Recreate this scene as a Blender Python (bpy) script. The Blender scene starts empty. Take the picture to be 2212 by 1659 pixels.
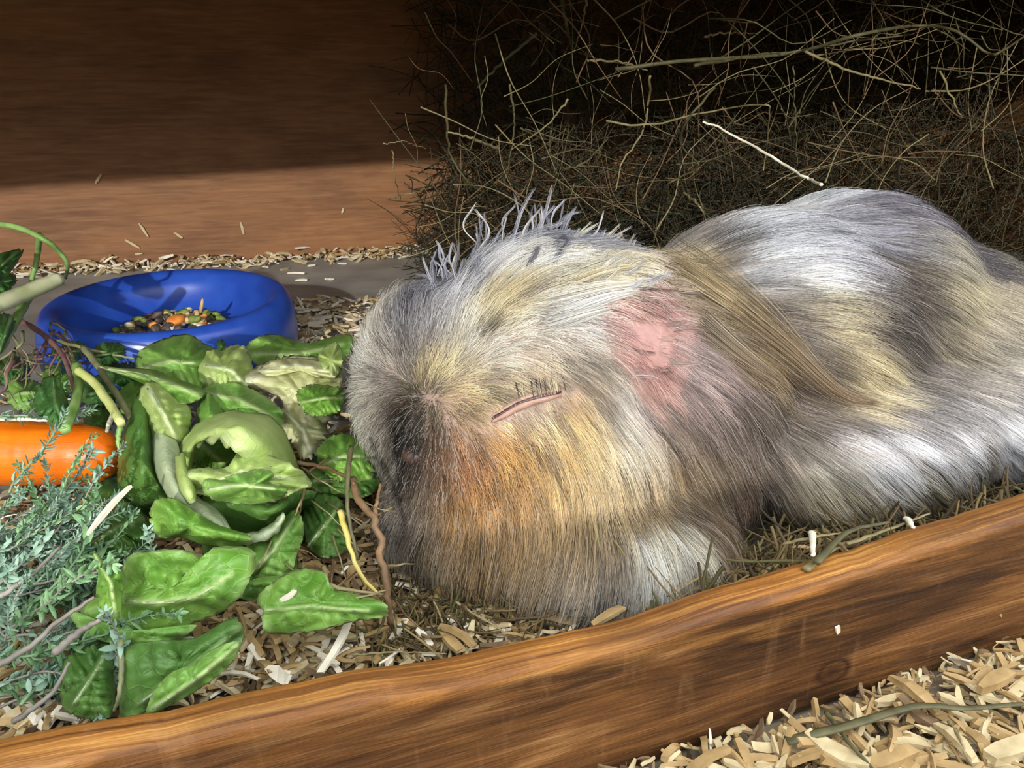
import bpy, bmesh, math, random
import numpy as np
from mathutils import Vector, Matrix, noise
from mathutils.bvhtree import BVHTree
from mathutils.kdtree import KDTree

random.seed(7); rng = np.random.default_rng(7)
S = bpy.context.scene
COL = S.collection

# ------------------------------------------------------------------ camera, world, sun, exposure
H, F, PITCH = 0.13, 1800.0, math.radians(20)
cam_d = bpy.data.cameras.new('camera'); cam = bpy.data.objects.new('camera', cam_d); COL.objects.link(cam)
cam.location = (0, 0, H); cam.rotation_euler = (math.pi/2 - PITCH, 0, 0)
cam_d.sensor_fit = 'HORIZONTAL'; cam_d.sensor_width = 36; cam_d.lens = 36*F/2212
cam_d.clip_start = 0.005; cam_d.clip_end = 50
S.camera = cam
w = bpy.data.worlds.new('world'); S.world = w; w.use_nodes = True
wt = w.node_tree                                         # overcast sky, three times as bright overhead as at the horizon
tc = wt.nodes.new('ShaderNodeTexCoord'); sp = wt.nodes.new('ShaderNodeSeparateXYZ'); mr = wt.nodes.new('ShaderNodeMapRange')
wt.links.new(tc.outputs['Generated'], sp.inputs[0]); wt.links.new(sp.outputs['Z'], mr.inputs['Value'])
mr.inputs['From Min'].default_value = 0; mr.inputs['From Max'].default_value = 1; mr.inputs['To Min'].default_value = 1.9; mr.inputs['To Max'].default_value = 5.7
wt.nodes['Background'].inputs[0].default_value = (0.93, 0.97, 1.0, 1)
wt.links.new(mr.outputs[0], wt.nodes['Background'].inputs[1])
sd = bpy.data.lights.new('sun', 'SUN'); sd.energy = 3.0; sd.angle = math.radians(.7); sd.color = (1, .975, .94)
sun = bpy.data.objects.new('sun', sd); COL.objects.link(sun); sun.location = (0, -1, 1)
SUND = Vector((0.10, 1.0, -0.30)).normalized()
sun.rotation_euler = SUND.to_track_quat('-Z', 'Y').to_euler()
S.view_settings.view_transform = 'Standard'; S.view_settings.look = 'None'
S.view_settings.gamma = 1; S.view_settings.use_curve_mapping = False
S.view_settings.exposure = -0.08
S.cycles.max_bounces = 8; S.cycles.diffuse_bounces = 4; S.cycles.transparent_max_bounces = 8

# ------------------------------------------------------------------ helpers
CP, SP = math.cos(PITCH), math.sin(PITCH)
def ray(x, y):
    u, v = (x-1106)/F, (829.5-y)/F
    return Vector((u, CP+v*SP, -SP+v*CP))
CAM = Vector((0, 0, H))
def at_z(x, y, z=0.0):
    d = ray(x, y); return CAM + d*((z-H)/d.z)
def at_y(x, y, Y):
    d = ray(x, y); return CAM + d*(Y/d.y)
def lin(h):
    if isinstance(h, str):
        c = [int(h[i:i+2], 16)/255 for i in (0, 2, 4)]
    else: c = h
    return tuple(((v/12.92) if v <= .04045 else ((v+.055)/1.055)**2.4) for v in c)
def c4(h): return (*lin(h), 1)

def tag(o, label=None, cat=None, group=None, kind=None):
    if label: o['label'] = label
    if cat: o['category'] = cat
    if group: o['group'] = group
    if kind: o['kind'] = kind
    return o
def link(name, me, mat=None, parent=None):
    o = bpy.data.objects.new(name, me); COL.objects.link(o)
    if mat is not None: me.materials.append(mat)
    if parent: o.parent = parent
    return o
def mesh(name, V, Fc, mat=None, parent=None, smooth=True):
    me = bpy.data.meshes.new(name); me.from_pydata([tuple(v) for v in V], [], Fc); me.update()
    if smooth: me.polygons.foreach_set('use_smooth', [True]*len(me.polygons))
    return link(name, me, mat, parent)
def empty(name, loc):
    o = bpy.data.objects.new(name, None); COL.objects.link(o); o.location = loc; o.empty_display_size = .01
    return o
def origin(o, p):                      # move a mesh object's origin without moving its surface
    p = Vector(p); o.data.transform(Matrix.Translation(-p)); o.location = p
def smooth_path(P, n):                 # Catmull-Rom through the points
    P = np.array([list(p) for p in P], float)
    if len(P) == 2: return P[0] + (P[1]-P[0])*np.linspace(0, 1, n)[:, None]
    Q = np.vstack([2*P[0]-P[1], P, 2*P[-1]-P[-2]])
    ts = np.linspace(0, len(P)-1-1e-9, n); i = ts.astype(int); t = (ts-i)[:, None]
    a, b, c, d = Q[i], Q[i+1], Q[i+2], Q[i+3]
    return .5*((2*b)+(c-a)*t+(2*a-5*b+4*c-d)*t*t+(-a+3*b-3*c+d)*t**3)
def loop_path(P, n):
    P = np.array([list(p) for p in P], float); m = len(P)
    ts = np.linspace(0, m, n, endpoint=False); i = ts.astype(int); t = (ts-i)[:, None]
    a, b, c, d = P[(i-1) % m], P[i % m], P[(i+1) % m], P[(i+2) % m]
    return .5*((2*b)+(c-a)*t+(2*a-5*b+4*c-d)*t*t+(-a+3*b-3*c+d)*t**3)
def tube_geo(P, R, k=6, flat=1.0, V=None, Fc=None):
    V = [] if V is None else V; Fc = [] if Fc is None else Fc
    P = [Vector(p) for p in P]; b0 = len(V); n = len(P)
    up = Vector((0, 0, 1))
    for i, p in enumerate(P):
        t = (P[min(i+1, n-1)]-P[max(i-1, 0)]).normalized()
        a = t.cross(up)
        a = a.normalized() if a.length > .05 else t.cross(Vector((0, 1, 0))).normalized()
        b = a.cross(t)
        r = R[i] if hasattr(R, '__len__') else R
        for j in range(k):
            q = 2*math.pi*j/k
            V.append(p + a*math.cos(q)*r + b*math.sin(q)*r*flat)
    for i in range(n-1):
        for j in range(k):
            j2 = (j+1) % k
            Fc.append((b0+i*k+j, b0+i*k+j2, b0+(i+1)*k+j2, b0+(i+1)*k+j))
    Fc.append(tuple(b0+j for j in reversed(range(k)))); Fc.append(tuple(b0+(n-1)*k+j for j in range(k)))
    return V, Fc

# ------------------------------------------------------------------ materials
def nt(name):
    m = bpy.data.materials.new(name); m.use_nodes = True; t = m.node_tree
    return m, t, t.nodes['Principled BSDF']
def N(t, ty, **kw):
    n = t.nodes.new(ty)
    for k, v in kw.items():
        if k in n.inputs.keys() if hasattr(n.inputs, 'keys') else False: n.inputs[k].default_value = v
        else: setattr(n, k, v)
    return n
def ramp(t, src, stops):
    r = t.nodes.new('ShaderNodeValToRGB'); e = r.color_ramp.elements
    while len(e) < len(stops): e.new(.5)
    for q, (p, c) in zip(e, stops): q.position = p; q.color = c4(c)
    t.links.new(src, r.inputs[0]); return r.outputs[0]
def coords(t, scale=(1, 1, 1), kind='Object', rot=(0, 0, 0)):
    c = t.nodes.new('ShaderNodeTexCoord'); mp = t.nodes.new('ShaderNodeMapping')
    mp.inputs['Scale'].default_value = scale; mp.inputs['Rotation'].default_value = rot
    t.links.new(c.outputs[kind], mp.inputs[0]); return mp.outputs[0]
def noisetex(t, vec, scale, detail=4, rough=.55, dist=0):
    n = t.nodes.new('ShaderNodeTexNoise'); n.inputs['Scale'].default_value = scale; n.inputs['Detail'].default_value = detail
    n.inputs['Roughness'].default_value = rough; n.inputs['Distortion'].default_value = dist
    if vec is not None: t.links.new(vec, n.inputs['Vector'])
    return n.outputs['Fac']
def mix(t, a, b, fac, mode='MIX'):
    m = t.nodes.new('ShaderNodeMix'); m.data_type = 'RGBA'; m.blend_type = mode
    for s, v in ((0, fac), (6, a), (7, b)):
        if hasattr(v, 'is_linked') or hasattr(v, 'links'): t.links.new(v, m.inputs[s])
        elif s == 0: m.inputs[0].default_value = v
        else: m.inputs[s].default_value = c4(v)
    return m.outputs[2]
def bump(t, b, h, strength=.3, dist=.001):
    n = t.nodes.new('ShaderNodeBump'); n.inputs['Strength'].default_value = strength; n.inputs['Distance'].default_value = dist
    t.links.new(h, n.inputs['Height']); t.links.new(n.outputs[0], b.inputs['Normal'])
def simple(name, c1, c2=None, scale=80, rough=.6, bs=.3, bd=.0005, sss=0, stretch=(1, 1, 1)):
    m, t, b = nt(name); v = coords(t, stretch); n = noisetex(t, v, scale)
    t.links.new(ramp(t, n, [(.35, c1), (.65, c2 or c1)]), b.inputs['Base Color'])
    b.inputs['Roughness'].default_value = rough
    if bs: bump(t, b, n, bs, bd)
    if sss: b.inputs['Subsurface Weight'].default_value = sss; b.inputs['Subsurface Scale'].default_value = .003
    return m

def wood_wall():
    m, t, b = nt('stained plywood')
    v = coords(t, (5, 5, 60)); g = noisetex(t, v, 6, 8, .6, .6)
    v2 = coords(t, (3, 3, 8)); s = noisetex(t, v2, 4, 4, .6, .3)
    c = ramp(t, g, [(.3, '683c1a'), (.5, '84582f'), (.7, '9b7048')])
    c2 = ramp(t, s, [(.35, '54300f'), (.65, '966438')])
    t.links.new(mix(t, c, c2, .45), b.inputs['Base Color']); b.inputs['Roughness'].default_value = .62
    bump(t, b, g, .25, .0006); return m
def wood_lip():
    m, t, b = nt('gnawed lip wood')
    co = t.nodes.new('ShaderNodeTexCoord')
    v = coords(t, (7, 7, 75)); g = noisetex(t, v, 2.2, 8, .62, 1.2)
    v2 = coords(t, (9, 9, 50)); s = noisetex(t, v2, 1.6, 3, .55, 1.0)
    v3 = coords(t, (60, 30, 900)); f = noisetex(t, v3, 1, 5, .6, .3)
    front = ramp(t, g, [(.34, '2a1a10'), (.43, '4e321c'), (.51, '6b4626'), (.58, '875c34'), (.66, 'b08452')])
    dark = ramp(t, s, [(.38, '3a2415'), (.5, '684424'), (.62, '8a5e34')])
    col = mix(t, front, dark, .5)
    fine = ramp(t, f, [(.3, 'a08c7c'), (.7, 'ffffff')])
    col = mix(t, col, fine, .6, 'MULTIPLY')
    # worn, varnish coloured edge, with the light on the top painted in by height
    at = t.nodes.new('ShaderNodeAttribute'); at.attribute_name = 'wear_light'
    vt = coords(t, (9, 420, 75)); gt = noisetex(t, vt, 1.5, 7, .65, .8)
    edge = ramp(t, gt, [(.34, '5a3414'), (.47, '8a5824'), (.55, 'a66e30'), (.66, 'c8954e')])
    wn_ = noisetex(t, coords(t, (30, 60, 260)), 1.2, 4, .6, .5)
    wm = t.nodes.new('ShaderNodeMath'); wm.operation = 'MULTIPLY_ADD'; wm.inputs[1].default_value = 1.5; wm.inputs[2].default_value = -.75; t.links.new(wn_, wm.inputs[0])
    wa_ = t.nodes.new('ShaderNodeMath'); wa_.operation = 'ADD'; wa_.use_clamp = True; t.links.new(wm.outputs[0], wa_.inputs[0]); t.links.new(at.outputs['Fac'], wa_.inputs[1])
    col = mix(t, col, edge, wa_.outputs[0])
    # pale scratches running down the face
    sc_ = noisetex(t, coords(t, (230, 60, 34), rot=(0, .25, 0)), 1, 3, .6, .6)
    sm_ = ramp(t, sc_, [(.60, '000000'), (.72, '707070')])
    col = mix(t, col, 'b98a5c', sm_)
    # knot
    kv = coords(t, (1, 1, 1)); vd = t.nodes.new('ShaderNodeVectorMath'); vd.operation = 'DISTANCE'
    mp = t.nodes.new('ShaderNodeMapping'); mp.inputs['Scale'].default_value = (.7, 0, 1); t.links.new(co.outputs['Object'], mp.inputs[0])
    t.links.new(mp.outputs[0], vd.inputs[0]); vd.inputs[1].default_value = (KNOT[0]*.7, 0, KNOT[1])
    kr = t.nodes.new('ShaderNodeMath'); kr.operation = 'MULTIPLY'; kr.inputs[1].default_value = 100; t.links.new(vd.outputs['Value'], kr.inputs[0])
    kf = ramp(t, kr.outputs[0], [(.0, 'ffffff'), (.22, 'b0b0b0'), (.3, 'ffffff'), (.42, '606060'), (.85, '000000')])
    col = mix(t, col, '3a2112', kf)
    t.links.new(col, b.inputs['Base Color']); b.inputs['Roughness'].default_value = .5
    b.inputs['Specular IOR Level'].default_value = .35
    bump(t, b, mix(t, f, mix(t, g, gt, .5), .6), .8, .0014); return m

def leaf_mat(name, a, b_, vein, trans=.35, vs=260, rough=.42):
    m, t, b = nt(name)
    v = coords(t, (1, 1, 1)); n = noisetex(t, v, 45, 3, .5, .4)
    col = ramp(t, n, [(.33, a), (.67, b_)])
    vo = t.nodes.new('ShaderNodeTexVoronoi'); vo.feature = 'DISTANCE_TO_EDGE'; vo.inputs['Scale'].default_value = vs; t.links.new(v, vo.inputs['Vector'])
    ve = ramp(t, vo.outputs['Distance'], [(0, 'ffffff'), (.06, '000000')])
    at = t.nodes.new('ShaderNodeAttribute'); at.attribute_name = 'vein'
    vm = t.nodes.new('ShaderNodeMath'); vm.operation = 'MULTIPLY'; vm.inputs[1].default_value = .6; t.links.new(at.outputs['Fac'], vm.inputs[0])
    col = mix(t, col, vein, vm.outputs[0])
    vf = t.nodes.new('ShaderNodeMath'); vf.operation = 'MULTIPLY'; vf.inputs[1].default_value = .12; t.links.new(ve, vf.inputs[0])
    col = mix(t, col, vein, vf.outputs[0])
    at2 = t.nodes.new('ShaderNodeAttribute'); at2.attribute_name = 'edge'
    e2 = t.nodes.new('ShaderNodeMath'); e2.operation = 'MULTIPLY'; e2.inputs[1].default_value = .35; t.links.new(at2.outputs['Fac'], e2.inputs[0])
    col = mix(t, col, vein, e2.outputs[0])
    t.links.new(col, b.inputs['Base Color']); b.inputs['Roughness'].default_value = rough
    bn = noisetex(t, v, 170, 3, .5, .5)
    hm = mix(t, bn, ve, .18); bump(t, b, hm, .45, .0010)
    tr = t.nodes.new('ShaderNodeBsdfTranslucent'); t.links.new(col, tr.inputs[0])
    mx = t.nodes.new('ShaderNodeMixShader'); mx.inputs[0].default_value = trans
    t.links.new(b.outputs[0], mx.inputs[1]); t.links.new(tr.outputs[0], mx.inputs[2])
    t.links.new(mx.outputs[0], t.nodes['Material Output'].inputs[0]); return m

def hair_mat(name, rough=.38, gloss=.45, trans=.3):
    m, t, b = nt(name)
    at = t.nodes.new('ShaderNodeAttribute'); at.attribute_name = 'hair_colour'
    hi = t.nodes.new('ShaderNodeHairInfo')
    col = at.outputs['Color']
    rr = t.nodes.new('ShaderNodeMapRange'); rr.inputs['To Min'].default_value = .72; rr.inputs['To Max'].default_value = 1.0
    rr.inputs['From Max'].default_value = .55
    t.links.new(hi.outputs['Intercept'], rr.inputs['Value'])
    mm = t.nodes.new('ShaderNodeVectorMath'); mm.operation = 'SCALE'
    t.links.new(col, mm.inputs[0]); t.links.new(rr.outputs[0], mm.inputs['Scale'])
    t.links.new(mm.outputs[0], b.inputs['Base Color']); b.inputs['Roughness'].default_value = rough
    b.inputs['Specular IOR Level'].default_value = gloss
    tr = t.nodes.new('ShaderNodeBsdfTranslucent'); t.links.new(mm.outputs[0], tr.inputs[0])
    mx = t.nodes.new('ShaderNodeMixShader'); mx.inputs[0].default_value = trans
    t.links.new(b.outputs[0], mx.inputs[1]); t.links.new(tr.outputs[0], mx.inputs[2])
    t.links.new(mx.outputs[0], t.nodes['Material Output'].inputs[0])
    return m

def curves(name, P, R, C, mat, parent=None):
    """P (n,k,3) points, R (n,k) radii, C (n,3) linear colour"""
    n, k, _ = P.shape
    hc = bpy.data.hair_curves.new(name); hc.add_curves([k]*n)
    hc.attributes['position'].data.foreach_set('vector', P.astype(np.float32).ravel())
    a = hc.attributes.get('radius') or hc.attributes.new('radius', 'FLOAT', 'POINT')
    a.data.foreach_set('value', R.astype(np.float32).ravel())
    a = hc.attributes.new('hair_colour', 'FLOAT_COLOR', 'CURVE')
    a.data.foreach_set('color', np.hstack([C, np.ones((n, 1))]).astype(np.float32).ravel())
    hc.update_tag()
    return link(name, hc, mat, parent)

# ------------------------------------------------------------------ the hutch
W0, W1 = at_z(0, 592), at_z(870, 548)
wd = (W1-W0).normalized(); wn = Vector((-wd.y, wd.x, 0))          # along the back wall, and away from the camera
WL, WR = W0 - wd*.75, W0 + wd*.80
WALL = wood_wall()
def slab(name, p0, p1, z0, z1, t, mat, kind='structure'):
    """upright or lying board from p0 to p1, its thickness t away from the camera; local x runs along it"""
    d = (p1-p0); L = Vector((d.x, d.y, 0)).length; a = math.atan2(d.y, d.x)
    bm = bmesh.new(); bmesh.ops.create_cube(bm, size=1)
    for v in bm.verts:
        v.co = Vector(((v.co.x+.5)*L, (v.co.y+.5)*t, z0+(v.co.z+.5)*(z1-z0)))
    bmesh.ops.bevel(bm, geom=bm.edges[:], offset=.0008, segments=2, affect='EDGES')
    me = bpy.data.meshes.new(name); bm.to_mesh(me); bm.free()
    o = link(name, me, mat); o.location = (p0.x, p0.y, 0); o.rotation_euler = (0, 0, a)
    tag(o, kind=kind); return o
ROOFZ = .255
slab('wall_back', WL, WR, -.012, ROOFZ, .012, WALL)
lipL, lipR = at_z(0, 1590, .03), at_z(2212, 1060, .03)
ld = (lipR-lipL).normalized(); ld = Vector((ld.x, ld.y, 0)).normalized(); ln = Vector((-ld.y, ld.x, 0))
LA, LB = lipL - ld*.66, lipR + ld*.34
FLOOR = simple('worn grey floor sheet', '8c8a82', 'a9a79e', 30, .55, .3, .0008)
def poly_slab(name, pts, z0, z1, mat):
    n = len(pts); V = [Vector((p.x, p.y, z0)) for p in pts]+[Vector((p.x, p.y, z1)) for p in pts]
    Fc = [tuple(reversed(range(n))), tuple(range(n, 2*n))]+[(i, (i+1) % n, n+(i+1) % n, n+i) for i in range(n)]
    o = mesh(name, V, Fc, mat, smooth=False); tag(o, kind='structure'); return o
poly_slab('floor', [LA, LB, WR, WL], -.012, 0, FLOOR)
ROOF0L, ROOF0R = LA - ln*.035, LB - ln*.035
poly_slab('ceiling', [ROOF0L, ROOF0R, WR+wn*.012, WL+wn*.012], ROOFZ, ROOFZ+.012, WALL)
RW = W0 + wd*.765
slab('wall_right', WR-wd*.01, LB, 0, ROOFZ, .012, WALL)
slab('wall_left', LA, WL, 0, ROOFZ, .012, WALL)
G = simple('dusty outer floor', '6e6250', '857860', 40, .8, .4, .001)
o = poly_slab('floor', [Vector((-.75, -.6, 0)), Vector((1.0, -.6, 0)), LB - ln*.0, LA - ln*.0], -.03, -.012, G)
o.name = 'floor_outer'
# rail added out of view to keep low sun off litter, lip, lowest fur
a18 = math.radians(18); rd = Vector((math.cos(a18), math.sin(a18), 0)); rn = Vector((-rd.y, rd.x, 0))
rp_ = Vector((.1275, .2485, 0)) - rn*.36
o = slab('added_shade_rail', rp_ - rd*.9 - rn*.014, rp_ + rd*.7 - rn*.014, -.045, .1365, .014, WALL); o['label'] = 'plain unseen rail added to shade the lip and outer litter'
# unseen lawn and clipped greenery added to darken light near the horizon
LAWN = simple('lawn', '2c3a1c', '445228', 30, .9, .5, .01)
o = poly_slab('floor_lawn_added', [Vector((-6, -6, 0)), Vector((6, -6, 0)), Vector((6, 3, 0)), Vector((-6, 3, 0))], -.08, -.045, LAWN)
HEDGE = simple('clipped hedge', '1c2a14', '36482a', 24, .9, 1.0, .03)
bm = bmesh.new(); bmesh.ops.create_cube(bm, size=1, matrix=Matrix.Translation((0, -3.2, .36)) @ Matrix.Diagonal((9, .7, .85, 1)))
bmesh.ops.subdivide_edges(bm, edges=bm.edges[:], cuts=24, use_grid_fill=True)
for v in bm.verts: v.co += Vector((noise.noise(v.co*4), noise.noise(v.co*4+Vector((9, 0, 0))), noise.noise(v.co*4+Vector((0, 9, 0)))))*.06
me = bpy.data.meshes.new('added_hedge'); bm.to_mesh(me); bm.free(); o = link('added_hedge', me, HEDGE); tag(o, 'unseen low clipped greenery added to darken light near the horizon', 'added_hedge')

# the lip: gnawed top profile
prof = [(-700, 1715), (0, 1590), (250, 1545), (500, 1495), (700, 1452), (1000, 1408), (1250, 1352), (1380, 1325), (1480, 1278), (1640, 1238), (1800, 1190), (2100, 1095), (2212, 1060), (2900, 860)]
def on_lip(x, y, off=0.0):
    d = ray(x, y); p0 = lipL + ln*off; k = (p0-CAM).dot(ln)/d.dot(ln); return CAM + d*k
LT = .0085
pp = [on_lip(x, y) for x, y in prof]
sx = np.array([(p-lipL).dot(ld) for p in pp]); sz = np.array([p.z for p in pp])
kp = on_lip(1800, 1450, -LT); KNOT = ((kp-lipL).dot(ld), kp.z)
LIP = wood_lip()
xs = np.linspace(sx[0], sx[-1], 260); V = []; Fc = []; wear_light = []
zt = np.interp(xs, sx, sz); zt = np.convolve(np.pad(zt, 6, 'edge'), np.ones(13)/13, 'valid')
ZB = -.0115
for x, z in zip(xs, zt):
    e = noise.noise(Vector((x*60, 0, 0)))*.0007 + noise.noise(Vector((x*220, 3, 0)))*.0003
    z += e; r = .0012 + .0005*noise.noise(Vector((x*40, 9, 0)))
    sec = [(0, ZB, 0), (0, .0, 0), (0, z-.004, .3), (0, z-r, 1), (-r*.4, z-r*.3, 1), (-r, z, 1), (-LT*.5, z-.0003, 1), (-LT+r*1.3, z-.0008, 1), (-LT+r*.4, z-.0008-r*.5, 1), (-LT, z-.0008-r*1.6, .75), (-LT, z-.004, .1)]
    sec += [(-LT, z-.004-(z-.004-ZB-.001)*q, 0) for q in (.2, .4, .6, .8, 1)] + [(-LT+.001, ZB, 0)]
    for j, (yy, zz, ww) in enumerate(sec):
        n3 = noise.noise(Vector((x*25, yy*200, zz*260)))*.00035
        V.append((x, yy + (n3 if yy < -LT*.9 else 0), zz)); wear_light.append(ww*(.75+.5*noise.noise(Vector((x*30, 5, zz*90)))))
K = len(sec)
for i in range(len(xs)-1):
    for j in range(K):
        j2 = (j+1) % K; Fc.append((i*K+j, i*K+j2, (i+1)*K+j2, (i+1)*K+j))
Fc.append(tuple(range(K))); Fc.append(tuple((len(xs)-1)*K+j for j in reversed(range(K))))
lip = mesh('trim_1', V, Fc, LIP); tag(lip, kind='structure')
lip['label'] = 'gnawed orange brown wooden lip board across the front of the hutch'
a = lip.data.attributes.new('wear_light', 'FLOAT', 'POINT'); a.data.foreach_set('value', np.clip(wear_light, 0, 1).astype(np.float32))
lip.location = (lipL.x, lipL.y, 0); lip.rotation_euler = (0, 0, math.atan2(ld.y, ld.x))

# ------------------------------------------------------------------ the guinea pig
def blob(px, py, Y, rx, ry, rz, rot=0):
    p = at_y(px, py, Y) if Y is not None else Vector((px, py, 0))
    return (p, (rx, ry, rz), rot)
TA = math.atan2(.08, .12)
B = [
    (Vector((.010, .226, .050)), (.035, .036, .036), 0),        # skull
    (Vector((.016, .222, .030)), (.037, .036, .030), 0),        # cheek
    (Vector((-.012, .204, .042)), (.019, .024, .022), .3),      # muzzle
    (Vector((-.014, .196, .034)), (.014, .016, .018), .3),      # nose
    (Vector((-.026, .224, .046)), (.018, .022, .028), 0),       # far cheek
    (Vector((-.004, .204, .018)), (.032, .026, .020), 0),
    (Vector((.020, .200, .012)), (.040, .028, .014), 0),        # chin and throat
    (Vector((.016, .196, .044)), (.0095, .008, .008), 0),       # closed eye
    (Vector((.020, .230, .070)), (.026, .024, .014), 0),        # crown
    (Vector((.045, .246, .040)), (.042, .042, .038), TA),       # neck and shoulder
    (Vector((.050, .228, .022)), (.030, .026, .022), TA),       # front leg
    (Vector((.090, .275, .046)), (.055, .048, .043), TA),       # ribs
    (Vector((.120, .294, .051)), (.044, .046, .041), TA),       # back
    (Vector((.150, .300, .036)), (.050, .048, .038), TA),       # rump
    (Vector((.172, .284, .024)), (.050, .046, .028), TA),       # thigh
    (Vector((.112, .256, .022)), (.060, .042, .024), TA),       # belly
    (Vector((.020, .190, .006)), (.012, .010, .006), 0),        # feet
    (Vector((.150, .262, .006)), (.020, .010, .006), TA),
]
bm = bmesh.new()
for p, r, a in B:
    M = Matrix.Translation(p) @ Matrix.Rotation(a, 4, 'Z') @ Matrix.Diagonal((*r, 1))
    bmesh.ops.create_icosphere(bm, subdivisions=3, radius=1, matrix=M)
tmp = bpy.data.meshes.new('tmp'); bm.to_mesh(tmp); bm.free()
to = bpy.data.objects.new('tmp', tmp); COL.objects.link(to)
m1 = to.modifiers.new('r', 'REMESH'); m1.mode = 'VOXEL'; m1.voxel_size = .0022
m2 = to.modifiers.new('s', 'SMOOTH'); m2.iterations = 14; m2.factor = .6
dg = bpy.context.evaluated_depsgraph_get(); body_me = bpy.data.meshes.new_from_object(to.evaluated_get(dg))
bpy.data.objects.remove(to)
body_me.name = 'guinea_pig'; body_me.materials.clear()
for v in body_me.vertices:
    if v.co.z < .0006: v.co.z = .0006
SKIN = simple('greyish pink skin', '8f7a6c', 'a58d80', 90, .6, .3, .0006)
body_me.polygons.foreach_set('use_smooth', [True]*len(body_me.polygons))
pig = link('guinea_pig', body_me, SKIN)
tag(pig, 'long-haired white, cream and grey guinea pig dozing with closed eye behind the wooden lip', 'guinea pig')
dn = len(body_me.vertices)
VX = np.empty(dn*3); body_me.vertices.foreach_get('co', VX); VX = VX.reshape(-1, 3)
body_me.calc_loop_triangles(); TR = np.empty(len(body_me.loop_triangles)*3, int); body_me.loop_triangles.foreach_get('vertices', TR); TR = TR.reshape(-1, 3)
bvh = BVHTree.FromPolygons([tuple(v) for v in VX], [tuple(int(q) for q in t) for t in TR])
def hit(x, y, up=0.0):
    d = ray(x, y).normalized(); r = bvh.ray_cast(CAM, d)
    if r[0] is not None: return r[0] + r[1]*up, r[1]
    best = None
    for t in np.linspace(.18, .46, 57):
        q = CAM+d*t; n = bvh.find_nearest(q)
        if best is None or n[3] < best[0]: best = (n[3], q, n[1], n[0])
    return best[1], best[2]

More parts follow.
